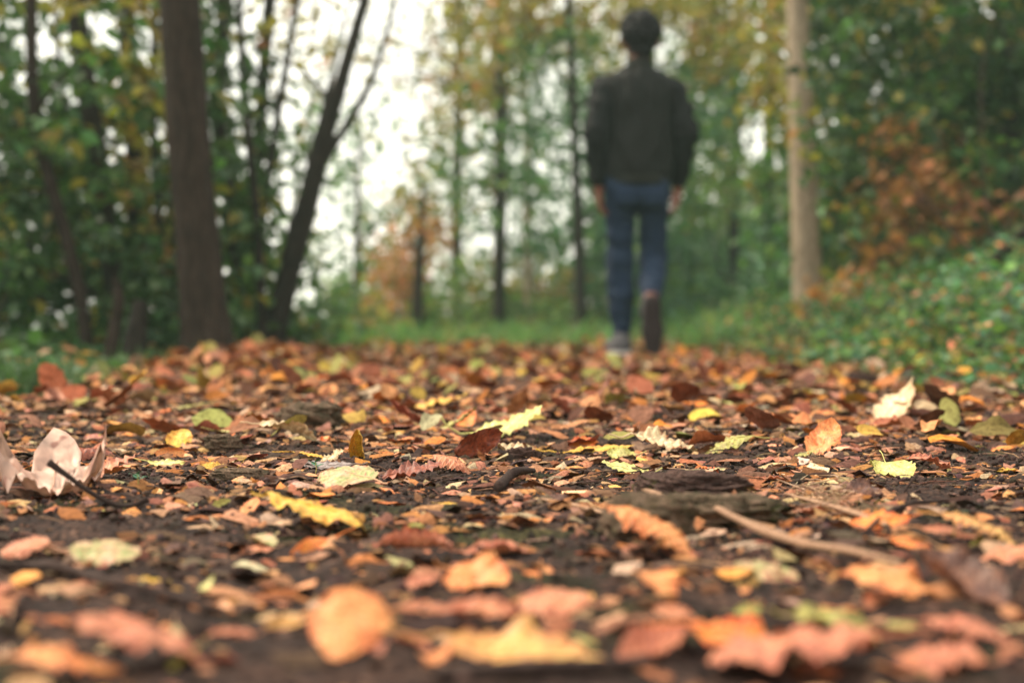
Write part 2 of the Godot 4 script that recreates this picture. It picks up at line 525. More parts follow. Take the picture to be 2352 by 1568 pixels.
func build_trees():
	# by the river
	add_tree("tree", "thick dark brown tree trunk rising straight beside the leafy path", "", [[385, -420, 66], [398, -160, 82], [412, 0, 94], [428, 250, 94], [448, 500, 96], [465, 700, 108], [474, 790, 122], [478, 830, 142], [482, 858, 190]], 5.7, "bark_brown", "L", 0.9, 3.0, 2.0)
	add_tree("tree", "slender dark tree with a gently bowed stem among riverside leaves", "riverside trees", [[158, -300, 36], [172, 0, 45], [205, 250, 45], [243, 520, 43], [262, 700, 46], [268, 880, 52]], 6.5, "bark_dark", "L", 0.6, 3.0, 2.0)
	add_tree("tree", "thin crooked sapling kinked to one side over the water", "riverside trees", [[75, -250, 22], [70, 0, 26], [78, 260, 28], [120, 440, 30], [165, 600, 31], [190, 720, 30], [205, 900, 32]], 6.0, "bark_brown", "L", 0.6, 3.0, 1.0)
	add_tree("tree", "shaded tree stem half hidden in leaves behind the thick trunk", "riverside trees", [[255, -250, 38], [285, 0, 46], [305, 250, 46], [312, 450, 45], [318, 700, 46], [322, 900, 52]], 7.8, "bark_dark", "L", 0.6, 3.0, 2.0)
	add_tree("tree", "thin dark stem with a slight bend just behind the thick trunk", "riverside trees", [[532, -250, 28], [518, 0, 32], [500, 280, 32], [530, 480, 32], [545, 700, 34], [548, 850, 40]], 7.4, "bark_dark", "L", 0.9, 3.0, 1.5)
	add_tree("tree", "thin stem leaning towards the path beside the sloping dark tree", "riverside trees", [[648, -250, 24], [618, 0, 27], [596, 300, 28], [575, 520, 30], [560, 700, 34], [556, 840, 40]], 8.0, "bark_dark", "L", 0.9, 3.2, 1.5)
	var lean = add_tree("tree", "strongly sloping dark tree reaching out against the white sky", "", [[905, -220, 14], [838, 0, 23], [765, 250, 34], [705, 480, 42], [655, 660, 52], [622, 780, 64], [610, 840, 80]], 7.3, "bark_dark", "L", 1.0, 3.0, 0.0)
	var lb: Vector3 = lean.position
	var fork := []; var fr := []
	for q in [[733, 385, 22], [772, 325, 19], [815, 255, 17], [850, 190, 15], [884, 90, 11], [915, -30, 8]]:
		fork.append(at(q[0], q[1], 7.28) - lb); fr.append(q[2] * 7.28 / FPX * 0.5)
	part("limb", tube(fork, fr, 8, 0.06, 1.0, 3), mats.bark_dark, lean)
	add_tree("tree_snag", "broken snag with torn orange wood at its split top", "", [[264, 640, 14], [270, 700, 26], [258, 780, 30], [240, 870, 34]], 5.4, "bark_brown", "", 0, 0)
	add_tree("tree_stump", "squat dark dead stump close behind the broken snag", "", [[322, 690, 30], [312, 770, 50], [298, 880, 66]], 5.6, "bark_dark", "", 0, 0)
	for q in [["slim dark stem slanting behind the thick trunk towards the sky", [[700, -100, 13], [640, 250, 17], [600, 520, 21], [575, 840, 28]], 7.7], ["slim stem crossing low behind the sloping dark tree", [[790, 60, 8], [705, 400, 15], [640, 640, 20], [596, 840, 28]], 8.3],
		["slim stem bowing out from behind the thick trunk's foot", [[545, -120, 14], [560, 200, 17], [590, 520, 20], [604, 840, 26]], 6.9], ["slim leaning stem over the water beside the crooked sapling", [[-40, 150, 12], [30, 420, 15], [90, 650, 18], [120, 900, 22]], 6.9],
		["slim stem parallel to the gently bowed dark tree", [[130, -120, 12], [140, 200, 14], [215, 520, 16], [250, 880, 20]], 7.3], ["slim upright stem tucked close to the thick trunk", [[348, -120, 14], [352, 300, 16], [368, 600, 18], [378, 870, 22]], 7.1]]:
		add_tree("tree", q[0], "riverside trees", q[1], q[2], "bark_dark", "L", 1.0, 3.0, 0.6)
	# beyond the end of the path
	add_tree("tree", "dim brown tree with tall straight stem beyond the grass strip", "trees beyond the grass", [[1150, -260, 22], [1148, 0, 26], [1151, 250, 30], [1149, 500, 28], [1144, 775, 32]], 15.0, "bark_brown", "C", 0.6, 5.0, 1.5)
	add_tree("tree", "slim dark stem right beside the walker, beyond the grass strip", "trees beyond the grass", [[1300, -160, 14], [1318, 250, 18], [1328, 520, 24], [1337, 775, 28]], 13.2, "bark_dark", "C", 0.6, 5.0, 1.0)
	add_tree("tree", "pale tan sapling between the brown tree and the slim dark stem", "trees beyond the grass", [[1205, -160, 12], [1208, 300, 15], [1213, 600, 18], [1217, 770, 22]], 17.5, "bark_pale", "C", 0.6, 5.0, 1.0)
	add_tree("rusty_tree", "small rust brown tree with dead orange foliage above the grass", "", [[975, 420, 10], [965, 560, 20], [955, 780, 32]], 14.0, "bark_brown", "O", 0.0, 2.2)
	add_tree("tree", "young tree with yellowing leaves below the bright sky gap", "trees beyond the grass", [[822, 380, 8], [820, 560, 14], [815, 790, 22]], 13.0, "bark_brown", "C", 0.3, 3.0)
	add_tree("tree", "tall yellowing tree crown hanging over the far path", "trees beyond the grass", [[1056, -260, 16], [1052, 200, 20], [1048, 770, 30]], 20.0, "bark_brown", "C", 1.0, 6.0, 1.5)
	add_tree("tree", "tree hidden behind the walker with green and yellow crown", "trees beyond the grass", [[1452, -260, 20], [1450, 300, 24], [1446, 770, 34]], 19.0, "bark_dark", "C", 0.6, 6.0, 1.5)
	add_tree("tree", "hazy green tree standing beyond the walker's right arm", "trees beyond the grass", [[1600, -260, 20], [1590, 300, 22], [1585, 775, 30]], 22.0, "bark_dark", "C", 0.6, 7.0, 1.5)
	add_tree("tree", "hazy slim tree just before the green bank begins", "trees beyond the grass", [[1702, -260, 18], [1690, 300, 22], [1684, 775, 28]], 17.0, "bark_dark", "C", 0.6, 6.0, 1.5)
	# on the bank
	add_tree("tree", "smooth pale buff tree trunk standing alone at the bank's foot", "", [[1829, -320, 42], [1832, 0, 49], [1841, 250, 57], [1848, 480, 63], [1855, 640, 70], [1858, 720, 74], [1856, 790, 78]], 8.8, "bark_pale", "", 0, 0, 2.0)
	add_tree("tree", "dark stem in deep shade right behind the pale trunk", "trees on the bank", [[1945, -260, 30], [1955, 100, 36], [1960, 400, 38], [1965, 700, 46]], 11.0, "bark_dark", "R", 0.9, 6.0, 1.5)
	add_tree("tree", "dark tree on the bank with olive leaves above rust bramble", "trees on the bank", [[2205, -260, 26], [2188, 100, 32], [2182, 400, 34], [2196, 690, 40]], 10.2, "bark_dark", "R", 0.9, 6.0, 1.5)
	add_tree("tree", "deeply shaded tree high on the bank by the rust bramble", "trees on the bank", [[2300, -260, 34], [2320, 200, 38], [2338, 500, 42], [2350, 680, 48]], 8.8, "bark_dark", "R", 0.9, 6.0, 1.5)
	add_tree("tree", "dense green tree filling the gap between pale trunk and walker", "trees on the bank", [[1772, -260, 22], [1768, 300, 26], [1764, 760, 34]], 13.5, "bark_dark", "R", 0.5, 6.0, 1.5)
	# shrubs
	for s in [["dark leafy shrub at the water's edge below the crooked sapling", 60, 820, 5.9, 0.0, 0.75, "L"], ["low green shrub between the broken snag and the thick trunk", 350, 830, 6.6, 0.0, 0.75, "L"],
		["leafy shrub at the foot of the sloping dark tree", 590, 820, 7.8, 0.0, 0.9, "L"], ["bright green shrub where the path meets the far grass", 740, 780, 11.5, 0.0, 1.1, "C"],
		["yellow green shrub next to the rusty tree", 870, 780, 14.5, 0.0, 1.1, "C"], ["olive shrub around the tall brown tree's foot", 1100, 780, 16.0, 0.0, 1.0, "C"],
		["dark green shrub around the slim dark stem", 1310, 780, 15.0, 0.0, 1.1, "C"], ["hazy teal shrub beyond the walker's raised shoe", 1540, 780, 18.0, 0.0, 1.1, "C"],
		["hazy pale green shrub near the foot of the bank", 1660, 780, 16.5, 0.0, 1.1, "C"], ["green shrub under the dense tree beside the pale trunk", 1780, 770, 12.0, 0.0, 1.3, "R"],
		["dark shrub growing just behind the pale trunk", 1930, 700, 9.8, 0.0, 1.4, "R"], ["green bramble with rust leaves midway up the bank", 2090, 680, 9.0, 0.0, 1.7, "R"], ["rust brown dry bramble high on the bank", 2290, 620, 7.6, 0.0, 1.6, "R"]]:
		add_shrub(s[0], s[1], s[2], s[3], s[4], s[5], s[6])
	# leaf clumps: each belongs to the nearest plant of its layer
	for row in range(-3, 9):
		for c in range(-3, 27):
			var rr := maxi(row, 0); var cc := clampi(c, 0, 23)
			var cov := float(COVER[rr][cc]) / 9.6
			if cov <= 0.0: continue
			var cx := c * 98.0 + 49.0; var cy := row * 100.0 + 50.0
			var side := "L" if c < 8 else ("C" if c < 18 else "R")
			var tau := -log(1.0 - cov) * (1.15 if side == "C" else 1.1)
			if side == "R": tau = 5.0
			if side == "L" and c < 6: tau *= 1.25 if row < 4 else 2.0
			if side == "C" and row >= 5: tau *= 1.6
			if row < 0: tau *= 0.6
			var nclump := 4 if side != "R" else 5
			if row == 8 and side != "L": continue
			for k in nclump:
				var px := cx + rng.randf_range(-55, 55); var py := cy + rng.randf_range(-55, 55)
				var d := 0.0
				if side == "L":
					d = rng.randf_range(5.9, 8.6)
					if px > 0: d = maxf(d, minf(1.30 * FPX / maxf(CXP - px, 60.0), 14.0) + rng.randf_range(0, 1.0))
				elif side == "C":
					d = rng.randf_range(13.0, 23.0)
					if px < 1000: d = maxf(d, 12.0)
				else:
					d = maxf(7.6, 1.75 * FPX / (px - CXP)) + rng.randf_range(0.2, 4.0)
				var p := at(px, py, d)
				var g := gh(p.x, p.z)
				if p.y < g + 0.08: p.y = g + rng.randf_range(0.08, 0.3)
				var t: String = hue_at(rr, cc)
				var lay := side
				if t == "rust" and side == "C": lay = "O"
				if c in [8] and row >= 0: lay = "C"
				var size := 0.08 if side == "L" else (0.105 if side == "C" else 0.085)
				var cell := 98.0 * d / FPX
				var nl := int(tau * cell * cell / (size * size * 0.18) / nclump)
				var best = null; var bd := 1e9
				var h := p.y - g
				for q in plants:
					if q.layer != lay: continue
					var e := Vector2(p.x - q.at.x, (p.z - q.at.z) * 0.6).length()
					if h < q.low: e += (q.low - h) * 3.0
					if h > q.high: e += (h - q.high) * 3.0
					if e < bd: bd = e; best = q
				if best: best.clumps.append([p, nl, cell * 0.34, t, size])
	var leaf := foliage_leaf(1.0, 0.6)
	for q in plants:
		if q.clumps.is_empty(): continue
		var xf := []; var cols := []
		var base: Vector3 = q.at
		for cl in q.clumps:
			var sg: float = cl[2]
			for k in cl[1]:
				var p: Vector3 = cl[0] + Vector3(rng.randfn(0, sg), rng.randfn(0, sg * 0.8), rng.randfn(0, sg * 1.3))
				var g := gh(p.x, p.z)
				if p.y < g + 0.03: p.y = g + rng.randf_range(0.03, 0.15)
				if p.z > -11.0 and absf(p.x) < 1.12 and p.y < 1.2: continue
				var b := Basis.from_euler(Vector3(rng.randfn(0, 0.6), rng.randf() * TAU, rng.randfn(-0.5, 0.5)))
				b = b.scaled(Vector3.ONE * cl[4] * rng.randf_range(0.7, 1.35))
				xf.append(Transform3D(b, p - base))
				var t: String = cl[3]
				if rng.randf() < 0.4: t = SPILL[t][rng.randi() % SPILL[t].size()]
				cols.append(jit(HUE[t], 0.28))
		copies("crown", leaf, mats.foliage, xf, cols, q.root)
		# limbs from the stem to the larger clumps
		var cls: Array = q.clumps
		var want := mini(cls.size(), 7)
		for k in want:
			var cl = cls[k * cls.size() / want]
			var tip: Vector3 = cl[0]
			var start: Vector3 = q.pts[0] + Vector3(0, 0.02, 0); var r0: float = q.rad[0]
			if q.pts.size() > 2:
				var bestd := 1e9
				for i in q.pts.size():
					var e := absf(q.pts[i].y - (tip.y - 0.35 * Vector2(tip.x - q.pts[i].x, tip.z - q.pts[i].z).length()))
					if e < bestd: bestd = e; start = q.pts[i]; r0 = q.rad[i]
			var span := start.distance_to(tip)
			if span < 0.12 or span > 4.5: continue
			var mid := start.lerp(tip, 0.5) + Vector3(rng.randfn(0, 0.06), 0.08 * span, rng.randfn(0, 0.06))
			var rr: float = minf(r0 * 0.4, 0.012 + 0.004 * span)
			part("limb", tube([start - base, mid - base, tip - base], [rr, rr * 0.65, rr * 0.25], 6, 0.05, 1.0, 4), mats[q.bark if q.bark != "bark_pale" else "bark_brown"], q.root)

# ------------------------------------------------------------------ grass and ground cover
func blade_mesh() -> ArrayMesh:
	var v := PackedVector3Array([Vector3(-0.5, 0, 0), Vector3(0.5, 0, 0), Vector3(-0.42, 0.4, 0.06), Vector3(0.42, 0.4, 0.06), Vector3(-0.25, 0.75, 0.2), Vector3(0.25, 0.75, 0.2), Vector3(0, 1, 0.42)])
	for i in v.size(): v[i].x *= 0.05
	return smooth_mesh(v, PackedInt32Array([0, 2, 1, 1, 2, 3, 2, 4, 3, 3, 4, 5, 4, 6, 5]))

func build_undergrowth():
	var blade := blade_mesh()
	var xf := []; var cols := []
	for k in 26000:
		var d := 9.2 + 16.0 * pow(rng.randf(), 1.5)
		var x := rng.randf_range(-0.40 * d, 0.30 * d)
		if d < 11.0 and absf(x) < 1.1 and rng.randf() < (11.0 - d) / 1.4: continue
		var tuft := n_gen.get_noise_2d(x * 1.6, d * 0.8)
		if d < 12.5 and tuft < -0.05 + 0.12 * (11.0 - d): continue
		var h := rng.randf_range(0.04, 0.16) * (1.0 + 1.6 * maxf(tuft, -0.3))
		xf.append(Transform3D(Basis.from_euler(Vector3(rng.randfn(0, 0.25), rng.randf() * TAU, rng.randfn(0, 0.25))).scaled(Vector3(h * 2.0, h, h)), Vector3(x, gh(x, -d) - 0.005, -d)))
		cols.append(jit(Color(0.13, 0.28, 0.09) if rng.randf() < 0.75 else Color(0.28, 0.28, 0.10), 0.25))
	var g := copies("grass", blade, mats.foliage, xf, cols, self)
	g.set_meta("label", "strip of green grass beyond the end of the leafy path"); g.set_meta("category", "grass")
	xf = []; cols = []
	for k in 5200:
		var d := rng.randf_range(2.9, 10.0)
		var x := -1.22 - absf(rng.randfn(0, 0.25))
		if rng.randf() < 0.25: x = 1.15 + absf(rng.randfn(0, 0.3))
		if k < 500: d = rng.randfn(3.3, 0.15); x = -1.16 + rng.randfn(0, 0.05)
		if n_gen.get_noise_2d(x * 2.0, d * 2.0) < -0.05: continue
		var h := rng.randf_range(0.03, 0.11)
		xf.append(Transform3D(Basis.from_euler(Vector3(rng.randfn(0, 0.35), rng.randf() * TAU, rng.randfn(0, 0.35))).scaled(Vector3(h * 1.6, h, h)), Vector3(x, gh(x, -d) - 0.004, -d)))
		cols.append(jit(Color(0.055, 0.105, 0.04), 0.3))
	g = copies("verge_grass", blade, mats.foliage, xf, cols, self)
	g.set_meta("label", "short grass along both edges of the path"); g.set_meta("category", "grass")
	# low green plants on the bank
	var leaf := foliage_leaf(1.0, 0.75)
	xf = []; cols = []
	for k in 44000:
		var d := rng.randf_range(3.4, 12.5)
		var x := rng.randf_range(1.12, minf(0.42 * d + 0.4, 4.6))
		var wander := 0.35 * n_gen.get_noise_2d(d * 1.4, 7.0) + 0.12 * n_gen.get_noise_2d(d * 5.0, 3.0)
		var edge := smoothstep(1.15, 1.95, x + wander)
		var nn := n_gen.get_noise_2d(x * 1.7, d * 1.3)
		if rng.randf() > 0.08 + edge: continue
		var h := (0.02 + 0.20 * rng.randf() * edge) * (1.0 + nn)
		var b := Basis.from_euler(Vector3(rng.randfn(0, 0.5), rng.randf() * TAU, rng.randfn(-0.2, 0.5))).scaled(Vector3.ONE * rng.randf_range(0.018, 0.055))
		xf.append(Transform3D(b, Vector3(x, gh(x, -d) + h, -d)))
		var t: String = ["green", "lime", "cool", "green", "deep"][rng.randi() % 5]
		if nn > 0.15 and rng.randf() < 0.7: t = "cool"
		elif nn < -0.2 and rng.randf() < 0.3: t = "yellow"
		if rng.randf() < 0.10: t = "rust"
		cols.append(jit(HUE[t], 0.4))
	g = copies("ground_cover", leaf, mats.foliage, xf, cols, self)
	g.set_meta("label", "low green plants covering the bank beside the path"); g.set_meta("category", "ground cover")
	xf = []; cols = []
	for k in 5000:
		var d := rng.randf_range(3.4, 9.5)
		var x := -1.3 - absf(rng.randfn(0, 0.7))
		var h := 0.02 + 0.22 * rng.randf() * smoothstep(-1.3, -1.9, x)
		var b := Basis.from_euler(Vector3(rng.randfn(0, 0.5), rng.randf() * TAU, rng.randfn(-0.2, 0.5))).scaled(Vector3.ONE * rng.randf_range(0.03, 0.08))
		xf.append(Transform3D(b, Vector3(x, gh(x, -d) + h, -d)))
		cols.append(jit(HUE[["green", "deep", "cool", "deep", "deep", "rust"][rng.randi() % 6]], 0.3))
	g = copies("riverside_ground_cover", leaf, mats.foliage, xf, cols, self)
	g.set_meta("label", "dark low plants covering the slope down to the river"); g.set_meta("category", "ground cover")

# ------------------------------------------------------------------ wood and stone
func on_ground_line(pp: Array, lift: float) -> Array:
	var out := []
	for q in pp:
		var p := ground_at(q[0], q[1] )
		p.y += lift + (q[2] if q.size() > 2 else 0.0)
		out.append(p)
	return out

func stick(called: String, label: String, category: String, pp: Array, rads: Array, mat: String, flat := 1.0, ridges := 0.0, landmark := ""):
	var o := thing(called, label, category)
	var pts := on_ground_line(pp, rads.max() * flat * 0.8)
	var base: Vector3 = pts[0]
	base.y = gh(base.x, base.z)
	o.position = base
	part("stem", tube(pts.map(func(p): return p - base), rads, 9, 0.22, flat, 7, ridges), mats[mat], o)
	if landmark != "":
		for i in pts.size(): landmarks.append([pts[i], landmark])
	return o

func stone(label: String, px: float, py: float, r: Vector3, sink: float, yaw: float, sd: float, mat := "stone", landmark := "", rough := 0.28):
	var o := thing("stone", label, "stone", "stones in the path")
	var p := ground_at(px, py)
	p.z -= r.z * 0.8
	p.y = gh(p.x, p.z)
	o.position = p
	o.rotation.y = deg_to_rad(yaw)
	var s := part("rock", lump(r, rough, sd, 64, 40, 1.6, 0.30 if mat == "root" else 0.0), mats[mat], o)
	s.position.y = r.y - sink
	if landmark != "": landmarks.append([p, landmark])
	return o

func moss_on(o: Node3D, count: int, sd: int, least := 0.0):
	# short moss blades rooted on the upper faces of the rock
	var rock: MeshInstance3D = o.get_node("rock")
	var arr := rock.mesh.surface_get_arrays(0)
	var v: PackedVector3Array = arr[Mesh.ARRAY_VERTEX]; var n: PackedVector3Array = arr[Mesh.ARRAY_NORMAL]; var ix: PackedInt32Array = arr[Mesh.ARRAY_INDEX]
	var xf := []; var cols := []
	var lr := RandomNumberGenerator.new(); lr.seed = sd
	for k in count:
		var t := (lr.randi() % (ix.size() / 3)) * 3
		var a := lr.randf(); var b := lr.randf() * (1.0 - a)
		var p := v[ix[t]] * a + v[ix[t + 1]] * b + v[ix[t + 2]] * (1.0 - a - b)
		if n[ix[t]].y < 0.05: continue
		if n_gen.get_noise_3d(p.x * 22.0 + sd, p.y * 22.0, p.z * 22.0) < least: continue
		var s := lr.randf_range(0.0035, 0.008)
		xf.append(Transform3D(Basis.from_euler(Vector3(lr.randfn(0, 0.7), lr.randf() * TAU, lr.randfn(0, 0.7))).scaled(Vector3(s * 2.4, s, s)), p + rock.position - Vector3(0, 0.0004, 0)))
		cols.append(jit(Color(0.085, 0.105, 0.024), 0.35))
	copies("moss", blade_mesh(), mats.foliage, xf, cols, o)

func build_wood_and_stone():
	var o = stone("dark mossy bark-ridged root hump breaking through the path", 1600, 1150, Vector3(0.050, 0.017, 0.04), 0.008, 4, 2.0, "root", "the mossy root hump", 0.18)
	moss_on(o, 5000, 5, 0.12)
	o = stone("flat mossy grey brown stone slab below the root hump", 1655, 1214, Vector3(0.050, 0.012, 0.03), 0.004, -6, 7.0, "stone", "the mossy slab")
	moss_on(o, 4500, 8, 0.0)
	o = stone("rounded grey brown stone under the snapped end of the peeled stick", 1500, 1250, Vector3(0.034, 0.020, 0.03), 0.006, 10, 11.0, "stone", "the rounded stone")
	moss_on(o, 2500, 9, 0.05)
	stone("small flat pale stone embedded near the pale yellow leaf", 545, 1104, Vector3(0.032, 0.008, 0.014), 0.004, 3, 14.0, "stone", "", 0.15)
	stone("small dark stone beneath the cream curled leaf", 1196, 1058, Vector3(0.022, 0.009, 0.012), 0.003, 0, 17.0, "root")
	stone("low dark mossy hump in the leaves beyond the yellow leaf", 705, 985, Vector3(0.05, 0.022, 0.04), 0.006, 0, 21.0, "stone")
	stone("small grey stone in the moss by the upright yellow leaf", 505, 1042, Vector3(0.024, 0.012, 0.016), 0.003, 20, 23.0, "stone")
	stone("black hollow-looking clod at the foot of the green bank", 1985, 885, Vector3(0.045, 0.02, 0.03), 0.006, 0, 26.0, "root")
	stick("peeled_stick", "snapped tan peeled stick piece pointing at the root hump", "stick", [[1475, 1158, 0.012], [1530, 1178, 0.012], [1590, 1196, 0.010], [1640, 1212, 0.006]], [0.0028, 0.0042, 0.0046, 0.004], "wood_tan", 0.6, 0.12, "the snapped peeled stick")
	stick("peeled_stick", "long tan peeled stick lying across the dark soil", "stick", [[1640, 1205, 0.012], [1740, 1252, 0.010], [1850, 1284, 0.008], [1960, 1304, 0.007], [2075, 1326, 0.005]], [0.0032, 0.0048, 0.0044, 0.004, 0.003], "wood_tan", 0.7, 0.10, "the long peeled stick")
	stick("straw_splinter", "pale straw coloured split wood splinter beside the dark twig", "splinter", [[1805, 1146, 0.003], [1880, 1170, 0.004], [1960, 1195, 0.004], [2040, 1222, 0.003]], [0.0022, 0.0042, 0.0046, 0.003], "wood_tan", 0.5, 0.25, "the straw splinter")
	stick("bark_strip", "narrow tan bark strip lying between twig stub and rounded stone", "bark", [[1245, 1156, 0.002], [1320, 1172, 0.003], [1412, 1192, 0.001]], [0.002, 0.0042, 0.003], "wood_tan", 0.45, 0.1, "the tan bark strip")
	stick("twig", "thin dark forked twig resting over the straw splinter", "twig", [[1985, 1230, 0.0], [2040, 1208, 0.008], [2095, 1190, 0.010], [2140, 1180, 0.008], [2185, 1170, 0.006]], [0.0014, 0.0018, 0.0022, 0.0018, 0.001], "twig_dark", 1.0, 0.0, "the forked dark twig")
	stick("twig", "short thick barky twig stub on the mossy soil", "twig", [[1145, 1138, 0.004], [1165, 1118, 0.005], [1185, 1104, 0.005], [1225, 1098, 0.002]], [0.0058, 0.0052, 0.0046, 0.003], "twig_dark", 1.0, 0.06, "the twig stub")
	stick("twig", "bent brown stem lying across bare soil near the pink leaf", "twig", [[-30, 1316, 0.002], [60, 1318, 0.002], [120, 1322, 0.003], [190, 1345, 0.003], [260, 1362, 0.003], [380, 1386, 0.002], [500, 1416, 0.001]], [0.003, 0.0032, 0.0042, 0.0034, 0.003, 0.003, 0.002], "twig_dark", 1.0, 0.0, "the bent brown stem")
	stick("twig", "pale grey crooked twig among leaves near the bank", "twig", [[2100, 975, 0.002], [2150, 990, 0.006], [2200, 992, 0.008], [2270, 985, 0.004]], [0.004, 0.006, 0.005, 0.003], "twig_dark", 1.0, 0.0)
	stick("twig", "dark straight stick under the large leaves", "twig", [[1000, 1572, 0.001], [1200, 1566, 0.002], [1490, 1548, 0.002]], [0.004, 0.0045, 0.0035], "twig_dark")
	stick("twig", "slim brown twig lying among the broken leaf bits", "twig", [[985, 1202, 0.001], [1060, 1190, 0.001], [1130, 1178, 0.001]], [0.0009, 0.0012, 0.0008], "twig_dark")
	# a stalk standing up out of the litter
	var o2 := thing("stalk", "thin dark stalk standing upright beside the pale lobed leaf", "stalk")
	var g := ground_at(2068, 1148)
	o2.position = g
	var dd := -g.z
	var pts := []
	for q in [[2068, 1150], [2090, 1112], [2110, 1088], [2132, 1058]]: pts.append(at(q[0], q[1], dd) - g)
	part("stem", tube(pts, [0.0014, 0.0012, 0.001, 0.0005], 6, 0.1, 1.0, 3), mats.twig_dark, o2)
	# fallen branch on the bank
	var o3 := thing("fallen_branch", "dark fallen branch slanting down the green bank", "branch")
	var b0 := at(2215, 668, 6.6); var b1 := at(2345, 545, 6.4)
	b0.y = maxf(b0.y, gh(b0.x, b0.z) + 0.01); b1.y = maxf(b1.y, gh(b1.x, b1.z) + 0.05)
	o3.position = Vector3(b0.x, gh(b0.x, b0.z), b0.z)
	part("stem", tube([b0 - o3.position - Vector3(0.03, 0.05, 0), b0.lerp(b1, 0.5) - o3.position, b1 - o3.position, b1 + (b1 - b0) - o3.position], [0.028, 0.03, 0.024, 0.015], 10, 0.1, 1.0, 5), mats.bark_dark, o3)
	# seedlings
	var seedleaf := foliage_leaf(0.011, 0.007)
	for q in [["tiny bluish green seedling sprouting beside the forked twig", 2190, 1236], ["tiny green seedling in front of the grey leaf", 722, 1096], ["tiny seedling between pale stone and yellow leaf", 312, 1130]]:
		var s := thing("seedling", q[0], "seedling", "seedlings")
		var p := ground_at(q[1], q[2])
		s.position = p
		part("stem", tube([Vector3(0, -0.002, 0), Vector3(0.002, 0.008, 0), Vector3(0.001, 0.016, 0)], [0.0007, 0.0006, 0.0005], 5), leaf_mats.olive_stalk, s)
		var gm := plain(lin(0.05, 0.17, 0.09), 0.5)
		for k in 4:
			var l := part("leaf", seedleaf, gm, s)
			l.position = Vector3(0.001, 0.010 + 0.002 * k, 0)
			l.rotation = Vector3(0, k * 1.7 + 0.4, 0.5)

# ------------------------------------------------------------------ leaves
func half_width(shape: String, t: float) -> float:
	match shape:
		"elm": return 0.30 * pow(sin(PI * pow(t, 0.82)), 0.75) * (1.0 - 0.12 * t)
		"oval": return 0.26 * pow(sin(PI * pow(t, 0.9)), 0.7)
		"round": return 0.40 * pow(sin(PI * pow(t, 0.85)), 0.6)
		"heart": return 0.42 * pow(sin(PI * pow(t, 0.55)), 0.72)
		"slim": return 0.15 * pow(sin(PI * t), 0.8)
	return 0.3

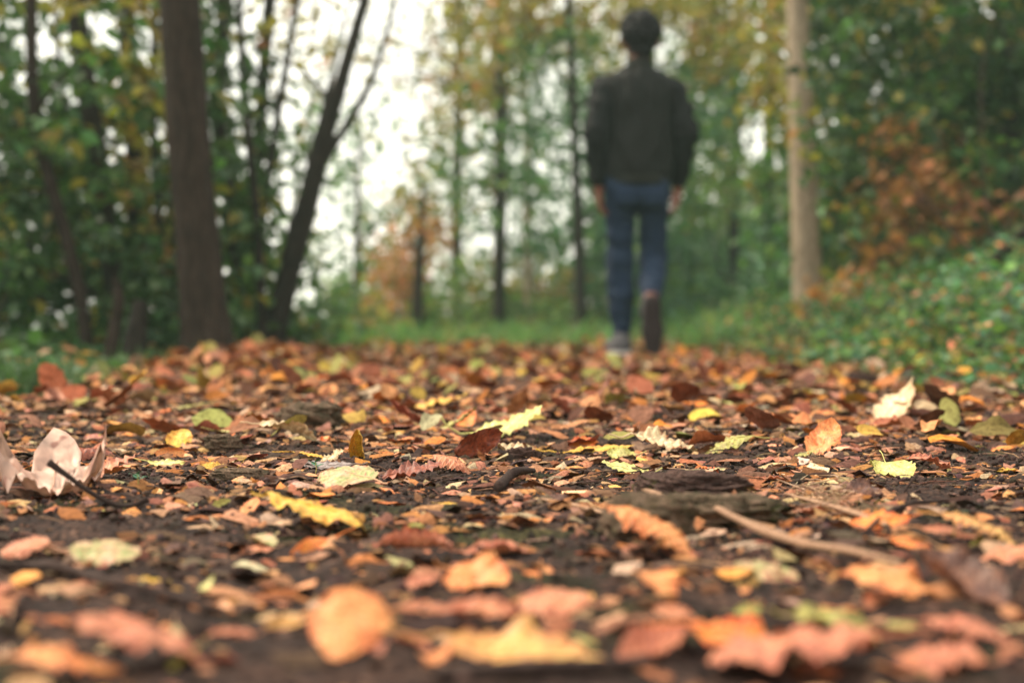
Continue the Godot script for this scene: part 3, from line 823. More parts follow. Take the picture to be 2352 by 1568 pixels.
# One leaf: length 1 along +x, returned as {blade, stalk, midrib, v}
# bend: turn along the length, cl / cr: curl of the two halves, fold, twist, pleat, wave
func leaf_shape(shape: String, P: Dictionary, sd: float, nu := 26, nv := 10) -> Dictionary:
	var bend: float = P.get("bend", 0.0) + 0.0001
	var cl: float = P.get("cl", 0.0) + 0.0001
	var cr: float = P.get("cr", 0.0) + 0.0001
	var fold: float = P.get("fold", 0.0)
	var twist: float = P.get("twist", 0.0)
	var pleat: float = P.get("pleat", 0.012)
	var wave: float = P.get("wave", 0.045)
	var crinkle: float = P.get("crinkle", 0.05)
	var v := PackedVector3Array(); var uv := PackedVector2Array(); var idx := PackedInt32Array()
	var warp := func(x: float, z: float) -> Vector3:
		var c := cl if z < 0.0 else cr
		var a := absf(z)
		var zz := sin(c * a * 3.0) / (c * 3.0)
		var yy := (1.0 - cos(c * a * 3.0)) / (c * 3.0)
		var y2 := yy * cos(fold) + zz * sin(fold)
		var z2 := zz * cos(fold) - yy * sin(fold)
		zz = z2 * signf(z) if z != 0.0 else 0.0
		yy = y2
		yy += pleat * sin((x - 0.25 * a) * TAU * 9.0) * smoothstep(0.0, 0.12, a)
		yy += wave * n_gen.get_noise_3d(x * 2.4 + sd, z * 2.4, sd * 0.7) * 1.3
		yy += crinkle * smoothstep(0.08, 0.32, a) * (n_gen.get_noise_3d(x * 7.0 + sd, z * 5.0, sd * 1.3) * 2.0)
		var tw := twist * (x - 0.3)
		var y3 := yy * cos(tw) + zz * sin(tw)
		var z3 := zz * cos(tw) - yy * sin(tw)
		var k := bend
		return Vector3(sin(k * x) / k - y3 * sin(k * x), (1.0 - cos(k * x)) / k + y3 * cos(k * x), z3)
	if shape == "maple":
		var na := 56; var nr := 9
		v.append(warp.call(0.0, 0.0)); uv.append(Vector2(0.5, 0.0))
		for i in range(1, nr + 1):
			for k in na:
				var th := lerpf(-2.75, 2.75, float(k) / (na - 1))
				var lobe := 0.0
				for L in [[0.0, 1.0, 0.38], [0.85, 0.86, 0.36], [-0.85, 0.86, 0.36], [1.75, 0.62, 0.36], [-1.75, 0.62, 0.36], [2.6, 0.34, 0.3], [-2.6, 0.34, 0.3]]:
					var e: float = absf(th - L[0]) / L[2]
					lobe = maxf(lobe, L[1] * (1.0 / (1.0 + pow(e, 2.2) * 0.9)))
				var r: float = maxf(0.30, lobe) * (1.0 + 0.05 * sin(th * 23.0 + sd)) * i / nr
				var x := r * cos(th); var z := r * sin(th) * 0.95
				v.append(warp.call(x, z)); uv.append(Vector2(0.5 + z * 0.5, clampf(x * 0.5, -0.1, 1.0)))
		for k in na - 1: idx.append_array([0, 1 + k, 2 + k])
		for i in nr - 1:
			for k in na - 1:
				var a := 1 + i * na + k
				idx.append_array([a, a + na, a + 1, a + 1, a + na, a + na + 1])
	else:
		for i in nu + 1:
			var t := float(i) / nu
			var w := half_width(shape, t)
			var saw := 1.0 + (0.07 * (fposmod(i * 0.5, 1.0) * 2.0 - 0.5) if i % 2 == 1 else -0.03)
			var tear: float = 1.0 - 0.22 * maxf(0.0, n_gen.get_noise_2d(t * 5.0 + sd, sd * 3.0)) * P.get("torn", 1.0)
			for k in nv + 1:
				var s := 2.0 * k / nv - 1.0
				var e: float = saw * (tear if s > 0 else 2.0 - tear - (1.0 - tear) * 0.4) if absf(s) > 0.99 else 1.0
				var x := t + 0.18 * absf(s) * w
				v.append(warp.call(x, s * w * e)); uv.append(Vector2(0.5 + 0.5 * s, t))
		for i in nu:
			for k in nv:
				var a := i * (nv + 1) + k
				idx.append_array([a, a + nv + 1, a + 1, a + 1, a + nv + 1, a + nv + 2])
	var rib := []; var rr := []
	for i in 11:
		rib.append(warp.call(0.97 * i / 10.0, 0.0) + Vector3(0, 0.003, 0)); rr.append(lerpf(0.011, 0.002, i / 10.0))
	var sl: float = P.get("stalk", 0.28)
	var sk := []; var sr := []
	for i in 6:
		var q := i / 5.0 * sl
		sk.append(warp.call(-q, 0.0) + Vector3(0, P.get("stalk_up", 0.15) * q * q / maxf(sl, 0.01) - 0.0, 0.12 * q * sin(sd)))
		sr.append(lerpf(0.012, 0.009, i / 5.0) * P.get("stalk_thick", 1.0))
	sr[5] *= 1.5
	return {"blade": smooth_mesh(v, idx, uv), "stalk": tube(sk, sr, 6), "midrib": tube(rib, rr, 5), "v": v}

func put_leaf(label: String, L: Dictionary, pal: String, rot: Vector3, width: float, p: Vector3, category := "leaf", group := "fallen leaves on the path", front := true, called := "fallen_leaf") -> Node3D:
	# width: metres across the view; p: ground point under the leaf's front edge
	var b := Basis(Vector3.RIGHT, deg_to_rad(rot.x)) * Basis(Vector3.UP, deg_to_rad(rot.y)) * Basis(Vector3.BACK, deg_to_rad(rot.z))
	var lo := Vector3.ONE * 1e9; var hi := -lo
	for q in L.v:
		var r: Vector3 = b * q
		lo = lo.min(r); hi = hi.max(r)
	var s := width / maxf(hi.x - lo.x, 0.45) if front else width
	var off := Vector3(p.x - s * (lo.x + hi.x) * 0.5, 0, p.z - s * (hi.z if front else (lo.z + hi.z) * 0.5))
	var drop := 1e9
	for q in L.v:
		var r: Vector3 = b * q * s + off
		drop = minf(drop, r.y - gh(r.x, r.z))
	off.y = -drop - 0.0012
	var o := thing(called, label, category, group)
	o.transform = Transform3D(b.scaled(Vector3.ONE * s), off)
	var bl := part("blade", L.blade, leaf_mats[pal], o)
	part("midrib", L.midrib, leaf_mats[pal + "_stalk"], bl)
	part("stalk", L.stalk, leaf_mats[pal + "_stalk"], o)
	return o

# how tall each of the leaves below stands in the view, in pixels
const HERO_H := [65, 40, 72, 38, 25, 15, 50, 45, 25, 35, 38, 35, 33, 12, 35, 36, 26, 34, 16, 15, 45, 40, 55, 24, 28, 45, 25, 55, 40, 30, 22, 22, 75, 32, 40, 70, 60, 100, 175, 75, 80, 95, 110, 90, 130, 95, 60, 105, 95, 120, 80, 45, 62, 45, 80, 50, 35, 70, 34, 35, 45, 32, 50, 50, 80, 90]
var hero_count := 0

# the pitch at which a leaf that is WIDE across the view stands TALL in it
func pitch_for(L: Dictionary, rot: Vector3, ratio: float, d: float) -> float:
	var sv := CAM_H / d
	var best := 0.0; var err := 1e9
	for k in 30:
		var a := k * 3.0 - 4.0
		var b := Basis(Vector3.RIGHT, deg_to_rad(a)) * Basis(Vector3.UP, deg_to_rad(rot.y)) * Basis(Vector3.BACK, deg_to_rad(rot.z))
		var l := 1e9; var h := -1e9; var xl := 1e9; var xh := -1e9
		for q in L.v:
			var r: Vector3 = b * q
			var sy := r.y - r.z * sv
			l = minf(l, sy); h = maxf(h, sy); xl = minf(xl, r.x); xh = maxf(xh, r.x)
		var e := absf((h - l) / maxf(xh - xl, 0.45) - ratio)
		if e < err: err = e; best = a
	return best

func hero(label: String, px: float, py: float, wpx: float, shape: String, pal: String, rot: Vector3, P: Dictionary, landmark := ""):
	var g := ground_at(px, py)
	var L := leaf_shape(shape, P, px * 0.013)
	rot.x = pitch_for(L, rot, HERO_H[hero_count] / wpx, -g.z)
	hero_count += 1
	var o := put_leaf(label, L, pal, rot, wpx * -g.z / FPX, g, "leaf", "", true)
	if landmark != "": landmarks.append([g, landmark])
	return o

func build_hero_leaves():
	# rot = (pitch towards the viewer, yaw, roll) in degrees; yaw 0 points the tip to the right
	var T := {"bend": 0.3, "cl": 0.4, "cr": 0.4}
	hero("serrated green and pink leaf propped up facing out of the litter", 792, 1128, 148, "round", "green", Vector3(34, 140, 0), {"bend": -0.3, "cl": -0.4, "cr": -0.2, "pleat": 0.012, "wave": 0.03, "crinkle": 0.03}, "the green and pink serrated leaf")
	hero("crisp red brown leaf standing on its jagged edge", 935, 1114, 155, "elm", "redbrown", Vector3(52, 8, 0), {"bend": 0.5, "cl": 1.0, "cr": 0.2, "wave": 0.10, "pleat": 0.02})
	hero("upright folded leaf, amber on one half and cream on the other", 812, 1068, 64, "elm", "yellow", Vector3(20, 70, 72), {"bend": 0.5, "fold": 0.9, "cl": 0.6, "cr": 0.3, "wave": 0.05})
	hero("small crumpled cream leaf leaning on the upright folded leaf", 762, 1066, 66, "oval", "cream", Vector3(30, 20, 25), {"cl": 1.4, "cr": -0.8, "wave": 0.16, "pleat": 0.02})
	hero("grey lilac leaf lying face down under the serrated green leaf", 745, 1082, 120, "elm", "grey", Vector3(8, 190, 0), {"bend": 0.1, "cl": 0.2, "cr": 0.2})
	hero("slim yellow leaf with brown speckled rim lying flat", 700, 1056, 100, "slim", "yellow", Vector3(4, 2, 0), {"bend": -0.4, "cl": 0.3, "cr": 0.3})
	hero("pleated tan leaf curled over like a caterpillar", 1036, 1088, 92, "elm", "tan", Vector3(0, -38, 12), {"bend": -1.1, "cl": -1.6, "cr": -1.6, "pleat": 0.035}, "the caterpillar curled tan leaf")
	hero("crumpled dark red leaf heaped with shadowed folds", 1098, 1054, 115, "elm", "redbrown", Vector3(30, 25, 20), {"bend": -0.8, "cl": 1.4, "cr": -1.2, "wave": 0.25, "pleat": 0.03, "crinkle": 0.14})
	hero("pale cream curled leaf by the crumpled dark red one", 1180, 1048, 110, "oval", "cream", Vector3(25, 5, 0), {"bend": -0.6, "cl": 1.0, "cr": -0.6, "wave": 0.12})
	hero("long greenish cream leaf with both tips curling up", 1156, 1012, 182, "oval", "lemon", Vector3(30, 10, 0), {"bend": 0.7, "cl": 0.8, "cr": -0.8, "pleat": 0.02, "stalk_up": 0.5})
	hero("green leaf with a fiery orange tip turned up", 1040, 992, 112, "elm", "olive", Vector3(38, -12, 0), {"bend": 0.9, "cl": 0.4, "cr": -0.3})
	hero("orange tip of a leaf poking up behind the green leaf", 1070, 985, 48, "oval", "orange", Vector3(50, 70, 30), {"bend": 0.3, "cl": 0.6, "cr": 0.4})
	hero("round amber orange leaf standing upright like a disc", 1342, 1030, 72, "round", "orange", Vector3(62, 30, 0), {"bend": 0.2, "cl": 0.5, "cr": 0.3})
	hero("long thin yellow leaf with dark rim under the amber disc", 1372, 1048, 180, "slim", "yellow", Vector3(6, -6, 0), {"bend": 0.2, "cl": 0.5, "cr": 0.2})
	hero("yellow green leaf with ragged lobes at the thin leaf's end", 1432, 1056, 74, "round", "lemon", Vector3(22, 200, 0), {"bend": 0.4, "cl": 0.8, "cr": 0.6, "wave": 0.1})
	hero("rolled cream and olive leaf with wavy rim", 1530, 1046, 164, "oval", "cream", Vector3(24, 12, 0), {"bend": -0.4, "cl": 1.2, "cr": -0.9, "pleat": 0.03, "wave": 0.08})
	hero("arched olive yellow leaf bowed over dark soil", 1680, 1042, 112, "oval", "olive", Vector3(22, 172, 0), {"bend": -0.8, "cl": -0.5, "cr": -0.5, "pleat": 0.018})
	hero("smooth yellow leaf with brown specks and stalk raised", 1442, 1098, 118, "oval", "lemon", Vector3(24, 186, 6), {"bend": 0.25, "cl": 0.2, "cr": 0.3, "stalk": 0.2, "stalk_up": 0.4}, "the speckled yellow leaf")
	hero("grey green flat leaf partly under black litter", 1622, 1092, 112, "oval", "green", Vector3(6, 4, 0), {"cl": -0.2, "cr": -0.2})
	hero("small olive yellow leaf tilted in the reddish litter", 1852, 1056, 62, "oval", "olive", Vector3(15, 20, 8), T)
	hero("pale lime lobed leaf standing up like a fan", 2072, 1098, 108, "heart", "lemon", Vector3(50, -86, 0), {"bend": 0.2, "cl": 0.3, "cr": 0.3, "wave": 0.08, "torn": 2.0}, "the pale lime fan leaf")
	hero("pinkish orange curled leaf tucked behind the pale lime fan", 2150, 1090, 110, "elm", "pinktan", Vector3(30, 10, 0), {"bend": -0.6, "cl": 1.0, "cr": 0.4, "wave": 0.1})
	hero("pink orange leaf bent upright in the far litter", 1905, 1046, 96, "elm", "apricot", Vector3(46, 60, 10), {"bend": 0.9, "cl": 0.9, "cr": 0.4, "wave": 0.1})
	hero("pale yellow leaf lying flat and smooth in the moss", 382, 1078, 108, "oval", "lemon", Vector3(10, 4, 0), {"bend": -0.15, "cl": -0.2, "cr": -0.25}, "the flat pale yellow leaf")
	hero("small yellow leaf folded with its stalk sticking up", 490, 1084, 68, "elm", "yellow", Vector3(18, 175, 12), {"fold": 0.4, "cl": -0.8, "cr": -0.5, "stalk": 0.45, "stalk_up": 1.6})
	hero("upright amber leaf with brown specks standing in litter", 404, 1034, 62, "round", "yellow", Vector3(55, 80, 0), {"bend": 0.4, "cl": 0.5, "cr": 0.2})
	hero("orange brown leaf curled into a ring under the amber leaf", 388, 1052, 74, "oval", "apricot", Vector3(10, 0, 0), {"bend": -0.3, "cl": 2.2, "cr": 2.2})
	hero("boat shaped pleated tan leaf with raised tip", 216, 1114, 168, "oval", "tan", Vector3(18, 16, 10), {"bend": 0.5, "cl": 0.9, "cr": -0.2, "pleat": 0.028}, "the boat shaped tan leaf")
	hero("rolled reddish pleated leaf behind the boat shaped leaf", 190, 1062, 118, "elm", "redbrown", Vector3(5, 12, 0), {"bend": -0.3, "cl": -1.9, "cr": -1.9, "pleat": 0.035})
	hero("twisted cream and orange leaf lying beyond the moss", 655, 1018, 140, "oval", "cream", Vector3(24, -8, 0), {"bend": -0.6, "twist": 1.6, "cl": 0.7, "cr": 0.7, "pleat": 0.02})
	hero("small bright orange leaf with upturned tip by the moss", 500, 1018, 68, "oval", "orange", Vector3(20, 14, 6), {"bend": 0.5, "cl": 0.5, "cr": 0.2})
	hero("tiny orange leaf curled into an open ring", 742, 1020, 34, "oval", "orange", Vector3(0, 88, 0), {"cl": 2.8, "cr": 2.8})
	hero("bright yellow leaf lying flat with two humps", 712, 1236, 256, "elm", "yellow", Vector3(14, -10, -4), {"bend": -0.5, "cl": -0.3, "cr": -0.6, "wave": 0.06, "stalk": 0.1}, "the bright yellow leaf")
	hero("small fresh green leaf folded upright near the yellow leaf", 501, 1170, 44, "oval", "olive", Vector3(40, 40, 0), {"fold": 0.5, "cl": 0.5, "cr": 0.5})
	hero("small orange leaf scrap upright beside the bright yellow leaf", 566, 1184, 44, "oval", "apricot", Vector3(50, 70, 20), T)
	hero("flat leaf with pink rim and green middle on bare soil", 222, 1302, 162, "round", "green", Vector3(14, 8, 0), {"cl": -0.2, "cr": -0.4, "bend": -0.2}, "the pink rimmed green leaf")
	hero("orange leaf half in view beside the bent brown stem", 42, 1288, 118, "round", "tan", Vector3(18, 175, 0), {"bend": -0.4, "cl": -0.4, "cr": -0.3})
	hero("apricot leaf curled upright with a ragged corner", 1092, 1362, 158, "heart", "apricot", Vector3(48, -40, 0), {"bend": 0.5, "cl": 0.6, "cr": 0.3, "wave": 0.08}, "the ragged apricot leaf")
	hero("large apricot leaf hanging point down, facing outward", 790, 1530, 205, "heart", "apricot", Vector3(66, -97, 0), {"bend": 0.2, "cl": -0.2, "cr": -0.3, "stalk": 0.05}, "the large point-down apricot leaf")
	hero("long tan leaf rolled lengthwise like a pipe", 1090, 1448, 400, "slim", "tan", Vector3(10, 4, 0), {"bend": -0.15, "cl": 1.8, "cr": 1.8, "stalk": 0.05}, "the long rolled tan leaf")
	hero("rounded beige leaf resting on the pipe rolled leaf's end", 1275, 1425, 170, "round", "tan", Vector3(30, 160, 0), {"bend": -0.3, "cl": -0.3, "cr": -0.3})
	hero("broad mustard and tan leaf with one rim turned up", 1200, 1540, 410, "oval", "mustard", Vector3(16, 6, 0), {"bend": -0.3, "cl": 0.7, "cr": -0.4, "wave": 0.1})
	hero("big pinkish tan leaf arched over a dark hollow", 295, 1556, 335, "elm", "pinktan", Vector3(24, 2, 0), {"bend": -0.6, "cl": -0.5, "cr": -0.7, "wave": 0.08})
	hero("vivid orange leaf curled along its bright upper rim", 1735, 1530, 310, "elm", "orange", Vector3(34, 6, 0), {"bend": -0.3, "cl": 0.5, "cr": -0.4, "wave": 0.08}, "the vivid orange leaf")
	hero("brown pink leaf folded into a wide V", 1520, 1535, 205, "oval", "pinktan", Vector3(34, 48, 0), {"fold": 0.5, "bend": 0.2, "cl": 0.4, "cr": 0.4})
	hero("pleated orange tan leaf arching over a dark hollow", 1500, 1296, 195, "elm", "apricot", Vector3(10, -34, 0), {"bend": -0.9, "cl": -0.8, "cr": -0.9, "pleat": 0.035})
	hero("half green half pink leaf lying on bare soil", 1768, 1338, 150, "oval", "green", Vector3(20, -14, 0), {"bend": -0.2, "cl": 0.2, "cr": -0.3})
	hero("olive yellow leaf with pale folds beside the vivid orange one", 1945, 1502, 192, "round", "olive", Vector3(26, -24, 0), {"bend": -0.3, "fold": 0.2, "cl": -0.4, "cr": 0.4, "wave": 0.1})
	hero("long pink orange leaf with rolled rim by the dark curled leaf", 2065, 1392, 240, "oval", "apricot", Vector3(16, -16, 0), {"bend": -0.5, "cl": 0.8, "cr": -0.4, "wave": 0.1})
	hero("dark brown leaf curled up in a bowl with thick stalk raised", 2250, 1398, 190, "round", "brown", Vector3(8, 120, 0), {"bend": 0.9, "cl": 1.2, "cr": 1.2, "stalk": 0.4, "stalk_up": 1.0}, "the dark curled bowl leaf")
	hero("orange tan leaf bridging upright on two ends", 1518, 1392, 92, "elm", "apricot", Vector3(40, -60, 0), {"bend": -1.0, "cl": 0.4, "cr": 0.4})
	hero("small orange leaf scrap below the bridging leaf", 1552, 1432, 92, "oval", "tan", Vector3(22, -30, 0), T)
	hero("serrated orange yellow leaf with feathered veins, tilted face up", 2028, 1222, 158, "elm", "orange", Vector3(40, 186, 0), {"bend": -0.3, "cl": -0.2, "cr": -0.3, "pleat": 0.02}, "the serrated orange yellow leaf")
	hero("brown jagged curled leaf behind the serrated orange leaf", 1998, 1150, 100, "elm", "brown", Vector3(36, 20, 0), {"bend": -0.7, "cl": 1.0, "cr": -0.5, "wave": 0.1})
	hero("ochre pleated leaf arched like a saddle by the bank side", 2268, 1262, 160, "elm", "mustard", Vector3(34, -28, 0), {"bend": -0.8, "cl": -0.5, "cr": -0.5, "pleat": 0.03})
	hero("orange leaf caught behind the forked twig", 2112, 1276, 92, "oval", "orange", Vector3(34, -40, 0), {"bend": -0.4, "cl": 0.3, "cr": 0.3})
	hero("long orange brown leaf lying behind the saddle shaped leaf", 2180, 1232, 150, "slim", "tan", Vector3(14, -8, 0), {"bend": -0.2, "cl": 0.4, "cr": 0.2})
	hero("wide dull pink leaf spread at the vivid orange leaf's foot", 1860, 1590, 420, "round", "pinktan", Vector3(14, 175, 0), {"bend": -0.3, "cl": -0.3, "cr": -0.3, "wave": 0.1})
	hero("tan red leaf rolled into a knobbly stick", 945, 1258, 205, "oval", "pinktan", Vector3(4, 2, 0), {"cl": 2.6, "cr": 2.6, "pleat": 0.03, "stalk": 0.1})
	hero("flattened pinkish roll beside the ragged apricot leaf", 1135, 1284, 165, "oval", "pinktan", Vector3(8, 6, 0), {"cl": 1.6, "cr": 0.8, "wave": 0.08})
	hero("mustard leaf with upturned orange end in the far litter", 985, 946, 190, "oval", "yellow", Vector3(20, 10, 0), {"bend": 0.4, "cl": 0.4, "cr": -0.3})
	hero("twisted cream leaf over the crooked grey twig", 2070, 968, 110, "elm", "cream", Vector3(36, 40, 20), {"bend": 0.6, "twist": 1.0, "cl": 0.7, "cr": 0.3})
	hero("dull orange leaf lying beside the big pinkish arched leaf", 130, 1580, 260, "elm", "apricot", Vector3(16, 20, 0), {"bend": -0.4, "cl": 0.4, "cr": -0.4})
	hero("reddish tan broken leaf half buried before the large maple leaf", 2330, 1300, 120, "elm", "tan", Vector3(20, 160, 0), {"bend": -0.4, "cl": -0.6, "cr": 0.3, "wave": 0.1})
	hero("pink tan leaf curled at the dark bowl leaf's foot", 2240, 1480, 190, "elm", "pinktan", Vector3(20, -20, 0), {"bend": -0.5, "cl": 0.4, "cr": -0.4, "wave": 0.1})
	hero("dusty pink leaf lying face up among brown scraps", 2180, 1560, 200, "round", "pinktan", Vector3(16, 150, 0), {"bend": -0.3, "cl": -0.3, "cr": 0.4, "wave": 0.1})
	# the big beige lobed leaf with its long stalk
	var g := ground_at(70, 1160)
	var bigL := leaf_shape("maple", {"bend": 1.0, "cl": 0.8, "cr": 0.9, "wave": 0.10, "crinkle": 0.10, "pleat": 0.0, "stalk": 0.05}, 2.0)
	var bigR := Vector3(pitch_for(bigL, Vector3(0, 104, 0), 190.0 / 285.0, -g.z), 104, 0)
	var big := put_leaf("large beige lobed maple leaf on edge with long dark stalk", bigL, "pinkbeige", bigR, 285.0 * -g.z / FPX, g, "leaf", "", true, "maple_leaf")
	landmarks.append([g, "the large beige maple leaf"])
	var inv := big.transform.affine_inverse()
	var d := -g.z - 0.03
	var sk := []
	for q in [[110, 1062], [150, 1090], [205, 1130], [262, 1158], [300, 1162], [338, 1146]]:
		var p := at(q[0], q[1], d)
		p.y = maxf(p.y, gh(p.x, p.z) + 0.002)
		sk.append(inv * p)
	var sc: float = big.transform.basis.get_scale().x
	part("long_stalk", tube(sk, [0.0036 / sc, 0.0026 / sc, 0.0023 / sc, 0.0023 / sc, 0.0025 / sc, 0.0032 / sc], 8, 0.1, 1.0, 4), mats.twig_dark, big)

func build_scattered_leaves():
	var kinds := []
	var poses := [["lying flat", {"cl": -0.15, "cr": -0.2, "bend": -0.15}, 2.0], ["with curled rims", {"cl": 1.2, "cr": 0.9, "bend": 0.2}, 4.0], ["rolled into a tube", {"cl": 2.2, "cr": 2.2, "pleat": 0.025}, 3.0], ["arched like a bridge", {"bend": -1.2, "cl": -0.5, "cr": -0.4, "pleat": 0.02}, 2.0], ["standing on edge", {"bend": 0.5, "cl": 0.7, "cr": 0.2, "wave": 0.08}, 18.0], ["crumpled", {"bend": 0.8, "cl": 1.4, "cr": -1.0, "wave": 0.2, "pleat": 0.03}, 10.0], ["twisted", {"twist": 2.0, "cl": 0.6, "cr": 0.6}, 6.0]]
	for s in ["elm", "oval", "round", "slim"]:
		for po in poses:
			kinds.append([s, po[0], leaf_shape(s, po[1], rng.randf() * 50.0, 14, 6), po[2]])
	var shape_word := {"elm": "serrated", "oval": "oval", "round": "rounded", "slim": "narrow"}
	var pal_word := {"tan": "tan", "apricot": "apricot", "yellow": "mustard yellow", "green": "green and pink", "cream": "cream", "redbrown": "red brown", "orange": "bright orange", "lemon": "pale lime", "pinktan": "pinkish tan", "brown": "dark brown", "olive": "olive", "grey": "grey", "mustard": "ochre"}
	var bag := ["tan", "tan", "tan", "pinktan", "pinktan", "pinktan", "apricot", "apricot", "apricot", "redbrown", "redbrown", "brown", "orange", "orange", "mustard", "mustard", "yellow", "cream", "olive", "lemon", "green"]
	var made := 0
	var taken := {}
	var tries := 0
	while made < 228 and tries < 4000:
		tries += 1
		var px := rng.randf_range(-30, 2380)
		var py := 830.0 + 730.0 * pow(rng.randf(), 1.75)
		if py > 1040 and py < 1300 and rng.randf() < 0.62: continue
		var g := ground_at(px, py)
		if absf(g.x) > 1.45: continue
		var near := 1e9
		var mark := ""
		for l in landmarks:
			var e: float = g.distance_to(l[0])
			if e < near: near = e; mark = l[1]
		if near < 0.03: continue
		var k: Array = kinds[rng.randi() % kinds.size()]
		if k[1] == "standing on edge" and (k[0] == "round" or rng.randf() < 0.6): continue
		var pal: String = bag[rng.randi() % bag.size()]
		if -g.z > 3.0 and pal in ["green", "olive"] and rng.randf() < 0.5: pal = "orange"
		var size := rng.randf_range(0.022, 0.055) if py > 1000 else rng.randf_range(0.05, 0.095)
		if py > 1280: size = rng.randf_range(0.02, 0.04)
		if k[1] == "rolled into a tube": size *= 0.9
		var place := ""
		if near < 0.22: place = "near " + mark
		elif g.x < -0.95: place = "at the river edge of the path"
		elif g.x > 0.95: place = "at the bank edge of the path"
		elif -g.z > 4.0: place = "on the far stretch before the walker"
		elif -g.z > 2.3: place = "in the reddish litter mid path"
		else: place = "on bare dark soil"
		var label: String = "%s %s fallen leaf %s %s" % [pal_word[pal], shape_word[k[0]], k[1], place]
		if label.split(" ").size() > 16: label = "%s fallen leaf %s %s" % [pal_word[pal], k[1], place]
		if label.split(" ").size() > 16 or taken.has(label): continue
		taken[label] = true
		var rot := Vector3(k[3] + rng.randfn(0, 5), rng.randf() * 360.0, rng.randfn(0, 5))
		var tb := Basis(Vector3.RIGHT, deg_to_rad(rot.x)) * Basis(Vector3.UP, deg_to_rad(rot.y)) * Basis(Vector3.BACK, deg_to_rad(rot.z))
		var yl := 1e9; var yh := -1e9
		for q in k[2].v:
			yl = minf(yl, (tb * q).y); yh = maxf(yh, (tb * q).y)
		if yh - yl > 0.36:
			taken.erase(label)
			continue
		put_leaf(label, k[2], pal, rot, size * rng.randf_range(0.75, 1.0), g, "leaf", "fallen leaves scattered on the path", false)
		made += 1

